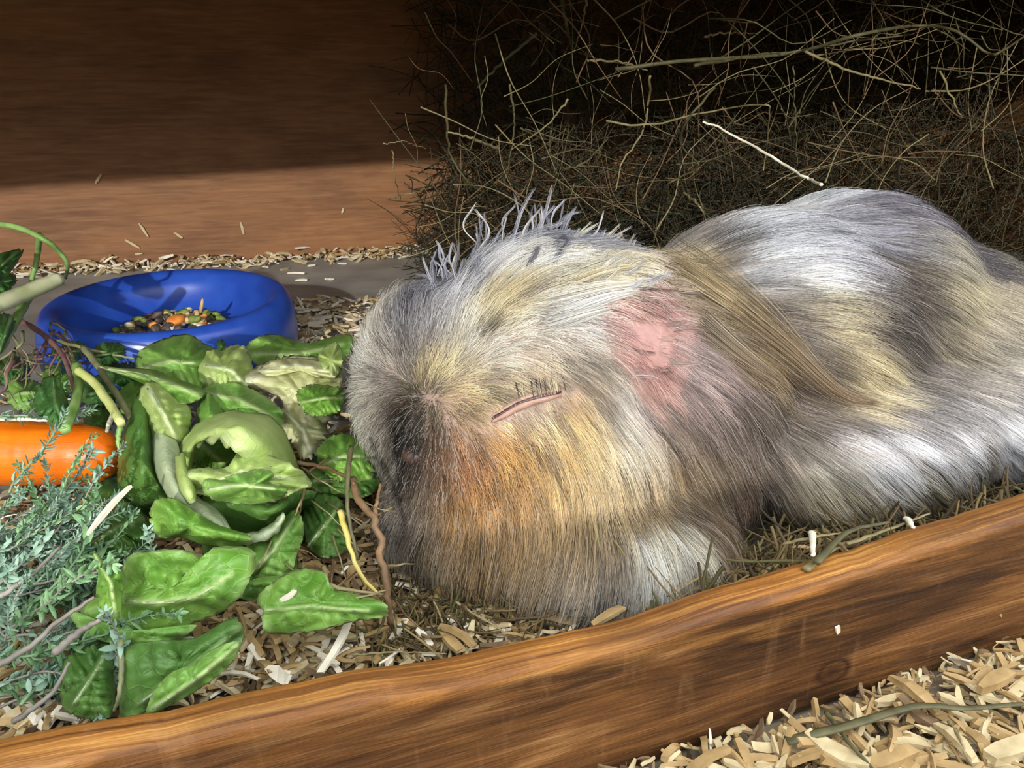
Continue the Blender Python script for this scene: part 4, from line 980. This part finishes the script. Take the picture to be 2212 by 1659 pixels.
# back row
leaf('dull green lettuce leaf tucked between blue bowl and guinea pig', [(530,752),(560,728),(600,724),(660,742),(720,728),(762,726),(752,770),(690,800),(600,800),(550,785)], .030, -3*mm, L_MD, [(545,765),(640,765),(740,745)], ruffle=.002)
leaf('rounded pale green lettuce leaf touching the blue bowl, top left of the salad', [(296,770),(330,742),(400,722),(440,742),(470,760),(450,800),(440,860),(370,850),(305,825)], .036, -8*mm, L_MD, [(300,800),(370,780),(450,790)], bulge=.006, ruffle=.002)
leaf('squarish pale lettuce leaf in front of the bowl centre', [(440,765),(480,752),(525,748),(545,800),(515,860),(460,850),(425,815)], .038, -9*mm, L_PA, [(445,790),(500,800),(530,830)], bulge=.004, ruffle=.0015, jag=5)
leaf('cream coloured lettuce heart leaf with parallel ribs beside the pig cheek', [(508,832),(560,790),(620,770),(690,772),(738,782),(735,850),(715,905),(660,930),(620,900),(600,855)], .034, -8*mm, L_CR, [(520,830),(610,800),(690,790)], bulge=.004, ruffle=.002, jag=5, ribw=10)
leaf('folded cream lettuce edge overlapping the heart leaf', [(560,800),(600,778),(660,776),(720,792),(728,812),(700,818),(640,802),(590,812)], .040, -6*mm, L_CR, [(575,800),(640,788),(710,800)], bulge=.002, ruffle=.0015)
leaf('yellow tinted lettuce tip standing by the pig cheek', [(690,765),(722,740),(738,760),(736,800),(712,812),(695,790)], .042, -6*mm, L_PA, None, bulge=.002)
leaf('ragged cream lettuce leaf torn into shreds left of the pig nose', [(612,880),(650,865),(700,880),(705,930),(690,975),(655,990),(628,950),(600,920)], .027, -7*mm, L_CR, [(620,890),(655,930),(670,975)], jag=9, ruffle=.002)
leaf('small dark green leaf on the cream heart leaf', [(642,850),(668,832),(720,836),(745,850),(735,885),(700,898),(665,895),(650,875)], .040, -5*mm, L_BR, [(650,870),(700,860),(740,860)], bulge=.002, ruffle=.001, jag=6, ribw=4)
leaf('crinkled bright green leaf below the pig cheek', [(685,975),(710,945),(750,938),(790,960),(808,1000),(800,1035),(740,1040),(700,1020)], .028, -6*mm, L_BR, [(690,1010),(745,985),(800,990)], jag=7, ruffle=.002, bulge=.004)
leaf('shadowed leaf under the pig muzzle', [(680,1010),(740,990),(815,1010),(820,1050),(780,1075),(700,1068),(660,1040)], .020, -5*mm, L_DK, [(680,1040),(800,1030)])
# middle
leaf('mid green lettuce leaf behind the curled heart', [(440,838),(500,826),(560,850),(610,890),(600,925),(540,915),(480,905),(430,890)], .035, -7*mm, L_MD, [(445,850),(520,865),(595,905)], ruffle=.0015)
leaf('small cupped leaf between upright leaf and curled heart', [(428,880),(450,850),(478,885),(480,915),(450,935),(430,920)], .036, -8*mm, L_MD, None, bulge=.004)
leaf('upright yellow green lettuce leaf left of the curled heart', [(305,840),(335,825),(385,868),(410,882),(410,925),(398,965),(370,975),(330,950),(305,900)], .037, -11*mm, L_PA, [(320,840),(350,890),(385,955)], bulge=.005, ruffle=.001, ribw=8)
leaf('narrow lettuce blade bridging from the herb stems to the heart', [(215,792),(260,796),(330,800),(390,822),(438,845),(425,866),(380,872),(335,842),(280,815)], .043, -5*mm, L_BR, [(220,796),(320,812),(430,852)], bulge=.002, ruffle=.0006, jag=1, ribw=9)
leaf('tall dark outer lettuce leaf standing right of the carrot', [(262,960),(280,900),(300,850),(322,900),(332,980),(345,1050),(365,1085),(310,1092),(262,1070),(255,1010)], .030, -9*mm, L_DK, None, bulge=.005, ruffle=.001)
sheet('pale green curled lettuce heart leaf arching round a dark hollow', [
  [(378,1010,22),(392,955,30),(440,908,37),(510,890,39),(590,905,35),(628,965,28),(650,1030,20)],
  [(382,1025,26),(400,955,36),(450,915,43),(510,900,46),(575,920,42),(610,965,36),(640,1020,27)],
  [(398,1035,30),(412,965,40),(452,936,47),(505,925,51),(550,945,48),(580,975,43),(615,1010,34)],
  [(412,1035,27),(418,975,36),(445,955,42),(480,955,46),(505,972,46),(530,992,42),(580,1020,34)]], L_PA, ruffle=.001, ribrow=.9)
leaf('frilled inner lettuce leaf below the dark hollow of the heart', [(402,1020),(440,1012),(490,1010),(520,975),(580,985),(640,1010),(672,1045),(640,1062),(590,1080),(520,1085),(450,1072),(410,1058)], .037, -10*mm, L_PA, [(430,1055),(520,1020),(630,1035)], bulge=.004, ruffle=.0025, jag=5, ribw=6)
leaf('ruffled light green lettuce edge below the inner leaf', [(440,1040),(500,1028),(560,1015),(590,1022),(585,1045),(620,1060),(590,1082),(520,1088),(455,1075)], .040, -10*mm, L_MD, [(450,1058),(520,1048),(590,1055)], bulge=.003, ruffle=.0025, jag=5)
leaf('shaded lettuce floor inside the hollow of the heart', [(400,960),(440,930),(500,950),(520,1000),(470,1030),(405,1020)], .018, -3*mm, L_MD, [(440,960),(480,1000)])
sheet('pale grey green lettuce rib curving down left of the heart', [
  [(332,912,33),(330,960,32),(338,1010,31),(362,1065,30),(405,1105,29),(450,1135,28),(490,1155,25)],
  [(345,925,37),(350,965,37),(358,1010,36),(382,1060,34),(420,1092,32),(458,1118,30),(495,1152,26)],
  [(350,925,36),(384,965,35),(384,1010,35),(398,1055,33),(430,1080,31),(465,1100,29),(500,1150,26)]], L_RB, nv=12, ruffle=.0004, thick=.0011)
sheet('narrow pale lettuce stalk beside the curved rib', [
  [(382,985,38),(384,1020,38),(392,1060,36),(412,1088,34)],
  [(392,985,40),(396,1020,40),(408,1060,39),(418,1084,36)],
  [(394,975,38),(402,1015,38),(418,1050,36),(420,1080,34)]], L_PA, nu=24, nv=8, ruffle=.0002, thick=.001)
sheet('dark wavy lettuce leaf under the heart', [
  [(432,1080,30),(500,1060,31),(560,1085,30),(600,1085,30),(640,1062,30),(685,1062,26)],
  [(450,1100,29),(510,1085,31),(560,1105,30),(600,1100,30),(640,1080,28),(680,1078,24)],
  [(470,1125,24),(520,1120,25),(570,1130,24),(600,1120,22),(640,1100,20),(675,1095,18)],
  [(480,1150,16),(540,1160,15),(590,1150,15),(620,1130,14),(650,1110,14),(672,1105,13)]], L_DK, ruffle=.001)
sheet('curled pale lettuce edge below the dark wavy leaf', [
  [(505,1150,22),(550,1150,23),(590,1130,26),(612,1106,29)],
  [(515,1160,25),(556,1158,27),(594,1138,29),(614,1110,31)],
  [(530,1175,24),(565,1170,26),(600,1148,27),(614,1118,30)]], L_RB, nu=24, nv=8, ruffle=.0003)
leaf('bright green lettuce leaf below the curved rib', [(335,1082),(375,1078),(420,1105),(470,1135),(540,1160),(510,1180),(440,1175),(395,1160),(345,1160),(325,1120)], .031, -10*mm, L_BR, None, bulge=.003, ruffle=.0015, jag=5)
leaf('green leaf behind the right side of the large lower leaf', [(535,1170),(590,1140),(640,1100),(655,1150),(640,1200),(622,1245),(570,1248),(538,1235)], .020, -6*mm, L_MD, [(545,1235),(590,1190),(635,1120)])
leaf('round dull leaf beside the brown stems', [(655,1100),(690,1068),(735,1080),(750,1130),(745,1190),(700,1205),(665,1180)], .016, -5*mm, L_DK, [(665,1180),(705,1130),(735,1090)])
leaf('large bright lower lettuce leaf with white midrib', [(275,1205),(330,1190),(400,1190),(450,1215),(458,1185),(540,1186),(548,1230),(520,1285),(480,1320),(420,1345),(340,1375),(260,1378),(200,1355),(175,1315),(215,1285),(262,1260)], .028, -9*mm, L_BR, [(275,1298),(340,1302),(420,1290),(500,1240)], bulge=.003, ruffle=.0012, jag=4, ribw=8)
leaf('folded flap of lettuce standing on the large lower leaf', [(203,1195),(232,1222),(264,1236),(262,1290),(254,1345),(222,1330),(210,1280),(214,1235)], .034, -8*mm, L_BR, [(206,1200),(240,1260),(250,1335)], bulge=.002, ruffle=.0006, jag=2, ribw=4)
leaf('thin bright leaf rim under the front of the large lower leaf', [(150,1320),(200,1340),(260,1372),(340,1378),(420,1350),(400,1372),(320,1392),(240,1388),(180,1365)], .022, -9*mm, L_MD, None, bulge=.001, ruffle=.0006)
leaf('flat green lettuce leaf pinned by the brown stems', [(556,1290),(600,1252),(650,1230),(700,1238),(720,1270),(790,1290),(832,1305),(832,1332),(770,1340),(680,1362),(575,1365),(568,1320)], .023, -7*mm, L_BR, [(565,1320),(660,1310),(800,1320)], bulge=.002, ruffle=.0012, jag=4, ribw=5)
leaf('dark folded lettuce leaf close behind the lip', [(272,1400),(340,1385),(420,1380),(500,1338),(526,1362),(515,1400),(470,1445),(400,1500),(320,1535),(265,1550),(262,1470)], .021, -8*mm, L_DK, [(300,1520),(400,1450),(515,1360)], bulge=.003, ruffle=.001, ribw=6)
leaf('mid green lettuce fold in front of the dark folded leaf', [(330,1500),(370,1455),(420,1435),(450,1410),(515,1385),(500,1430),(440,1480),(380,1515),(320,1540)], .026, -9*mm, L_MD, [(330,1530),(420,1470),(510,1395)], bulge=.002, ruffle=.0008, ribw=6)
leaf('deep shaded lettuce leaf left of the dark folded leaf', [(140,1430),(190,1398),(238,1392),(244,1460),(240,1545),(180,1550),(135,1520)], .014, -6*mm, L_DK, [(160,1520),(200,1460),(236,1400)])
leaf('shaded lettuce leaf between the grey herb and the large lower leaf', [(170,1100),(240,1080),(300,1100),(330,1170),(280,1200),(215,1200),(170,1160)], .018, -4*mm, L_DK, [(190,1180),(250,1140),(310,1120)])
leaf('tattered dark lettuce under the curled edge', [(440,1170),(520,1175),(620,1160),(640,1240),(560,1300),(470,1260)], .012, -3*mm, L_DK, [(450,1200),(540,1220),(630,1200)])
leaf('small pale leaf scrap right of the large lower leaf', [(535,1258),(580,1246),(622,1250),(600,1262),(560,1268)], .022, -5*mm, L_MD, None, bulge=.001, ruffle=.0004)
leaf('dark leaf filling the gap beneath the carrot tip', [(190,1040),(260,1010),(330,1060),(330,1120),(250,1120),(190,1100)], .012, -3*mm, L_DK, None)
# herbs with stems, top left
def coriander(label, out, z0, rib, **k): return leaf(label, out, z0, -7*mm, L_HB, rib, name='herb_leaf', cat='herb leaf', bulge=.002, ruffle=.001, jag=4, ribw=3, nr=10, nj=60, **k)
coriander('dark rounded herb leaf hanging over the carrot', [(72,870),(90,825),(120,812),(140,850),(155,900),(150,925),(120,925),(95,905),(78,890)], .040, [(115,820),(120,870),(140,920)])
coriander('small round herb leaf in front of the bowl', [(198,765),(220,742),(262,744),(270,765),(250,785),(215,786)], .038, [(200,770),(265,760)])
coriander('herb leaf behind the small round one', [(205,770),(240,780),(290,800),(280,830),(240,820),(212,800)], .030, [(210,780),(280,820)])
coriander('tiny herb leaf against the blue bowl', [(470,742),(478,735),(486,742),(482,756),(473,756)], .046, None)
coriander('pointed dark leaf at the left edge above the thick stalk', [(-30,570),(0,548),(48,540),(40,560),(20,590),(-10,612),(-40,610)], .062, [(-30,600),(40,545)])
coriander('dark leaf below the pointed leaf at the left edge', [(-30,600),(0,585),(35,600),(20,625),(-20,640)], .052, None)
coriander('narrow green leaf hanging at the left edge below the thick stalk', [(-10,690),(20,680),(32,700),(15,735),(0,765),(-20,780)], .046, [(25,690),(-5,770)])
GRN = simple('green herb stem', '6f9448', '93b566', 120, .5, .3, .0004); YEL = simple('yellow green stem', 'b6c168', 'd3d68c', 120, .5, .3, .0004); PUR = simple('purplish herb root', '6b4a4c', '8d6a62', 160, .6, .4, .0004); PALE = simple('pale thick stalk', 'a8b07a', 'cfd0a6', 60, .5, .4, .0006)
OLV = simple('dull olive stem', '6b6f4a', '8a8a62', 120, .6, .3, .0004)
# the uprooted herb at left: one plant, its stems and rootlets are parts
plant = empty('herb_plant', at_z(70, 700, .03)); tag(plant, 'uprooted leafy herb with purplish roots and green stems at the left edge', 'herb')
def pstem(name, pts, r, mt, **k):
    o = stem(name, pts, r, mt, parent=plant, **k); o.data.transform(Matrix.Translation(-plant.location)); return o
pstem('stem', [(-20,482,.075),(40,492,.074),(95,518,.070),(130,545,.064),(146,572,.058),(142,600,.050)], .0014, GRN)
pstem('stem', [(86,508,.071),(80,555,.060),(68,610,.050),(58,640,.046)], .0014, GRN)
pstem('stem', [(60,640,.045),(30,700,.044),(0,760,.042)], .0022, GRN)
pstem('stem', [(40,690,.040),(90,720,.040),(130,760,.040),(155,820,.040),(165,880,.038)], .0012, PUR)
pstem('stem', [(165,790,.041),(170,830,.040),(160,880,.041),(140,930,.041)], .0017, GRN, taper=.8)
pstem('stem', [(180,750,.042),(225,810,.040),(262,868,.040),(285,905,.038)], .0012, OLV, taper=.8)
pstem('stem', [(120,735,.040),(180,752,.041),(240,765,.040),(290,775,.039)], .0007, OLV)
rr0 = random.Random(8)
for k in range(26):
    x0, y0 = rr0.uniform(20, 150), rr0.uniform(690, 780); pts = [(x0, y0, .038)]
    a_ = rr0.uniform(.2, 2.8)
    for j in range(4):
        x0 += math.cos(a_)*rr0.uniform(15, 45); y0 += math.sin(a_)*rr0.uniform(15, 45); a_ += rr0.uniform(-.8, .8); pts.append((x0, y0, .036-.004*j))
    pstem('rootlet', pts, rr0.uniform(.0002, .0007), PUR if k % 2 else OLV, K=18)
stk = stem('herb_stalk', [(-40,672,.052),(0,655,.053),(60,632,.054),(128,603,.056)], .0036, PALE, 'thick pale cut stalk pointing right at the left edge', 'stalk', taper=.8)
stem('herb_stalk', [(168,800,.044),(200,825,.043),(232,865,.042),(262,915,.041)], .0014, YEL, 'yellow green flattened stem beside the carrot tip', 'herb stem', taper=.9)
stem('herb_stalk', [(262,915,.040),(255,950,.036),(262,985,.032)], .0009, GRN, 'short green stem continuing down past the carrot tip', 'herb stem')
stem('straw', [(245,895,.036),(236,915,.036),(231,932,.036)], .0009, STRAWW, 'short white straw above the carrot tip', 'hay stalk')
stem('straw', [(-20,905,.0385),(50,905,.039),(118,910,.038)], .0011, STRAWW, 'white straw lying along the top of the carrot', 'hay stalk', flat=.6)
# filler greens between bowl, herb roots and lettuce
random.seed(41)
for k, (x, y, sx_, sy_, z, lb) in enumerate((
  (330,800,46,34,.028,'dark crumpled leaf between the bridging blade and the round pale leaf'), (215,850,42,38,.026,'shaded leaf behind the yellow green stem'), (290,860,36,48,.027,'narrow shaded leaf left of the upright yellow green leaf'),
  (150,760,38,22,.030,'dark leaf scrap among the purplish roots'), (270,810,34,26,.030,'grey green leaf scrap right of the olive stem'), (60,850,52,36,.022,'dark leaf at the left edge above the carrot'), (210,910,34,30,.024,'shaded leaf between carrot tip and yellow green stem'),
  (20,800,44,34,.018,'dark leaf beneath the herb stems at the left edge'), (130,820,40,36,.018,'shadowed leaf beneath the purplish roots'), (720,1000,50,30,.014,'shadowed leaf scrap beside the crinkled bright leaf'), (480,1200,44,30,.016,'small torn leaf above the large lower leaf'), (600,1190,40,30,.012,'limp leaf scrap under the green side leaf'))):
    out = [(x+sx_*math.cos(q)*random.uniform(.75, 1.15), y+sy_*math.sin(q)*random.uniform(.75, 1.15)) for q in np.linspace(0, 2*math.pi, 9)[:-1]]
    leaf(lb, out, z, -6*mm, [L_DK, L_HB, L_MD][k % 3], [(x-sx_*.8, y+4), (x, y-2), (x+sx_*.8, y)] if k % 2 else None, bulge=.003, ruffle=.0016, jag=7, nr=10, nj=56, name='herb_leaf', cat='herb leaf', ribobj=False, ribw=4)
# stems by the muzzle
stem('hay_stalk', [(762,1035,.040),(775,1080,.038),(808,1120,.036),(820,1170,.032),(830,1240,.027),(838,1300,.021),(845,1350,.015)], .0009, STRAWB, 'brown branching dry stem standing left of the pig chin', 'hay stalk', taper=.9, wob=.0012)
stem('hay_stalk', [(808,1120,.036),(815,1080,.038),(822,1045,.040)], .0006, STRAWB, 'thin side twig rising from the brown dry stem', 'hay stalk')
stem('hay_stalk', [(758,965,.044),(752,1020,.042),(750,1080,.038),(760,1150,.032),(775,1210,.026)], .0007, STRAWG, 'thin upright olive stem left of the brown dry stem', 'hay stalk')
stem('hay_stalk', [(735,1105,.034),(748,1150,.031),(762,1200,.027),(785,1250,.022),(820,1285,.018)], .0008, simple('yellow stem', 'b8a850', 'd8c878', 150, .5), 'yellow bent stem between round leaf and brown stem', 'hay stalk')
stem('hay_stalk', [(700,1225,.026),(710,1262,.026),(760,1275,.024),(835,1285,.022)], .0006, STRAW, 'hooked pale straw lying on the pinned lettuce leaf', 'hay stalk')
stem('hay_stalk', [(680,1240,.024),(760,1290,.024),(835,1275,.024)], .0004, STRAW, 'thin straw fanned over the pinned lettuce leaf', 'hay stalk')
stem('hay_stalk', [(258,1380,.026),(262,1440,.022),(258,1500,.018),(248,1535,.014)], .0007, OLV, 'dull thin stem hanging between the two dark front leaves', 'herb stem')
stem('hay_stalk', [(645,1000,.036),(700,1010,.036),(748,1030,.040),(765,1045,.041)], .0006, STRAWB, 'brown thread lying over the lettuce towards the chin', 'hay stalk')
stem('hay_stalk', [(640,660,.003),(700,668,.005),(750,664,.008),(790,690,.006)], .0004, STRAWB, 'dark thin twig on the shavings between bowl and pig', 'hay stalk')
stem('hay_stalk', [(725,640,.006),(760,655,.010),(790,690,.006)], .0005, STRAWB, 'dark curved twig beside the pig cheek', 'hay stalk')
random.seed(77)
for k in range(46):
    x, y = random.uniform(590, 860), random.uniform(980, 1400); a_ = random.uniform(-.8, .8)+(1.2 if random.random() < .4 else 0); L = random.uniform(30, 110)
    z = max(.006, .034-(y-960)*.00006)
    stem('hay_stalk', [(x, y, z), (x+math.cos(a_)*L*.5, y+math.sin(a_)*L*.5+random.uniform(-8, 8), z+.001), (x+math.cos(a_)*L, y+math.sin(a_)*L, z-.002)], random.uniform(.00018, .0004), random.choice([STRAW, STRAWG, STRAWB]), 'thin hay thread strewn over the salad, '+('beside the pig muzzle' if y < 1120 else 'beside the brown stems' if y < 1260 else 'near the pinned leaf')+(', over the leaves' if x < 700 else ', nearest the pig'), 'hay stalk', K=10, group='hay threads strewn over the salad')

# ------------------------------------------------------------------ carrot
CAR = nt('carrot'); m, t, b = CAR; CAR = m
v = coords(t, (40, 260, 260)); n1 = noisetex(t, v, 1, 5, .6, .4); v2 = coords(t, (1, 1, 1)); n2 = noisetex(t, v2, 50, 3)
t.links.new(mix(t, ramp(t, n1, [(.3, 'd85c04'), (.6, 'f07e10')]), ramp(t, n2, [(.3, 'c94e06'), (.7, 'f8901c')]), .4), b.inputs['Base Color'])
b.inputs['Roughness'].default_value = .38; b.inputs['Subsurface Weight'].default_value = .25; b.inputs['Subsurface Scale'].default_value = .004; b.inputs['Subsurface Radius'].default_value = (1, .4, .1)
bump(t, b, n1, .5, .0006)
c0, c1 = at_z(262, 988, .024), at_z(-160, 968, .026)
ax = (c1-c0); Lc = ax.length; prf = [(0, .0008), (.012, .0034), (.04, .0060), (.09, .0078), (.18, .0088), (.35, .0094), (.6, .0098), (.85, .0100), (.96, .0088), (1, .004)]
fs = np.linspace(0, 1, 70); rr = np.interp(fs, [a_ for a_, _ in prf], [b_ for _, b_ in prf])
V, Fc = tube_geo([(f*Lc, 0, .0005*math.sin(f*7)) for f in fs], [r*(1+.03*noise.noise(Vector((f*26, 0, 0)))) for f, r in zip(fs, rr)], 28)
carrot = mesh('carrot', V, Fc, CAR); carrot.location = c0; carrot.rotation_euler = ax.to_track_quat('X', 'Z').to_euler(); tag(carrot, 'bright orange carrot lying at the left edge with its tip to the lettuce', 'carrot')
V, Fc = tube_geo([(Lc-.002, 0, 0), (Lc+.004, 0, .001), (Lc+.010, 0, .003)], [.004, .003, .002], 10); mesh('stem_end', V, Fc, GRN, carrot)

# ------------------------------------------------------------------ grey green herb sprigs
TH = simple('grey green herb leaf', '6a8c74', '9ab59e', 240, .6, .3, .0003); TH2 = simple('green herb leaf', '5e885a', '8cae7c', 240, .6, .3, .0003); THS = simple('herb twig', '7c7468', '9c948a', 200, .7, .3, .0003); THG = simple('green herb twig', '6f8c66', '8aa67c', 200, .6, .3, .0003)
def sprig_proto(seed, L, mat, smat):
    r_ = random.Random(seed); K = 16; P = []; a_ = 0; b_ = 0; p = Vector((0, 0, 0))
    for i in range(K):
        P.append(p.copy()); a_ += r_.uniform(-.30, .30); b_ += r_.uniform(-.16, .16)
        p = p + Vector((math.cos(a_)*math.cos(b_), math.sin(a_), math.sin(b_)))*(L/(K-1))
    e = bpy.data.objects.new('herb_sprig', None); COL.objects.link(e); e.empty_display_size = .01
    V, Fc = tube_geo(P, [.00050*(1-.55*i/K) for i in range(K)], 5); mesh('stem', V, Fc, smat, e)
    V, Fc = [], []
    S2 = smooth_path(P, 34)
    for i in range(3, 34):
        q = Vector(S2[i]); tdir = (Vector(S2[min(i+1, 33)])-Vector(S2[i-1])).normalized(); ph = r_.uniform(0, 6.3)
        nl = 2 if i < 31 else 4
        for s_ in range(nl):
            u_ = tdir.orthogonal().normalized(); u_ = Matrix.Rotation(ph+s_*2*math.pi/nl+r_.uniform(-.4, .4), 3, tdir) @ u_
            d = (u_*r_.uniform(.7, 1.1)+tdir*r_.uniform(.4, 1.1)).normalized(); sd2 = d.cross(tdir).normalized(); up_ = d.cross(sd2)
            ll = r_.uniform(.0028, .0050)*(1 if i < 26 else .7); ww = ll*r_.uniform(.16, .26); b0 = len(V)
            bend_ = r_.uniform(-.5, .7)*ll
            for f_, w2 in ((0, .25), (.35, 1), (.7, .85), (1, .1)):
                c_ = q+d*ll*f_+up_*bend_*f_*f_
                V.append(c_-sd2*ww*w2+up_*ww*.5*w2); V.append(c_-up_*ww*.1); V.append(c_+sd2*ww*w2+up_*ww*.5*w2)
            for j in range(3):
                for k_ in range(2): Fc.append((b0+j*3+k_, b0+j*3+k_+1, b0+(j+1)*3+k_+1, b0+(j+1)*3+k_))
    o = mesh('leaves', V, Fc, mat, e); o['kind'] = 'stuff'
    return e
random.seed(12)
SPR = [sprig_proto(k+1, .040+.006*(k % 4), TH if k % 3 else TH2, THS if k % 2 else THG) for k in range(8)]
def place_sprig(src, first, p, yaw, pitch, s, label, group=None):
    if first: e = src
    else:
        e = src.copy(); COL.objects.link(e)
        for ch in src.children: c_ = ch.copy(); COL.objects.link(c_); c_.parent = e
    e.location = p; e.rotation_euler = (random.uniform(0, 6.3), -pitch, yaw); e.rotation_mode = 'XYZ'; e.scale = (s, s, s)
    tag(e, label, 'herb sprig')
    if group: e['group'] = group
    return e
spots = []
for k in range(92):
    y = 1150 + 390*random.random()**1.1; x = random.uniform(-110, 120) - max(0, y-1350)*.1
    z = .028-.000045*(y-1150)+random.uniform(-.010, .002); spots.append((x, y, max(.004, z), random.gauss(1.0, .55), random.gauss(.15, .25), random.uniform(.55, .9)*(.62 if y < 1260 else 1)))
for i, (x, y, z, yaw, pt, s_) in enumerate(spots):
    e = place_sprig(SPR[i % 8], i < 8, at_z(x, y, z), yaw, pt, s_, ('grey green ' if (i % 8)+1 > 1 and ((i % 8) % 3) else 'greener ')+'herb sprig, '+('just below the carrot' if y < 1230 else 'halfway down the heap' if y < 1420 else 'low by the lip')+', '+('cut by the left edge' if x < -20 else 'near the left edge' if x < 50 else 'next to the lettuce'), 'woody herb sprigs in the lower left heap')
for x, y, z, yaw, pt, s_, lb in (
  (20,1065,.036,1.7,.75,.62,'herb sprig standing in front of the left part of the carrot'),
  (128,1075,.036,1.4,.7,.45,'short herb sprig tip poking up below the middle of the carrot'),
  (185,1075,.035,1.2,.7,.42,'short herb sprig tip poking up below the carrot tip'),
  (-20,905,.040,.5,.3,.7,'herb sprig lying behind the carrot at the left edge'),
  (40,880,.036,1.0,.2,.6,'dark herb sprig in the gap between carrot and herb roots')):
    place_sprig(SPR[int(x) % 8], False, at_z(x, y, z), yaw, pt, s_, lb)
for k, (pts, r) in enumerate((([(-10,1440,.022),(60,1400,.026),(130,1340,.030),(205,1290,.033)], .0007), ([(0,1290,.030),(70,1240,.032),(130,1180,.033)], .0006), ([(120,1410,.026),(165,1370,.030),(215,1340,.034)], .0009), ([(30,1560,.012),(110,1500,.018),(150,1430,.024)], .0006))):
    stem('herb_twig', pts, r, THS, ['long bare greyish twig slanting across the herb heap', 'thin bare twig high in the herb heap', 'short bare twig reaching onto the large lower leaf', 'bare twig low in the herb heap near the lip'][k], 'twig')
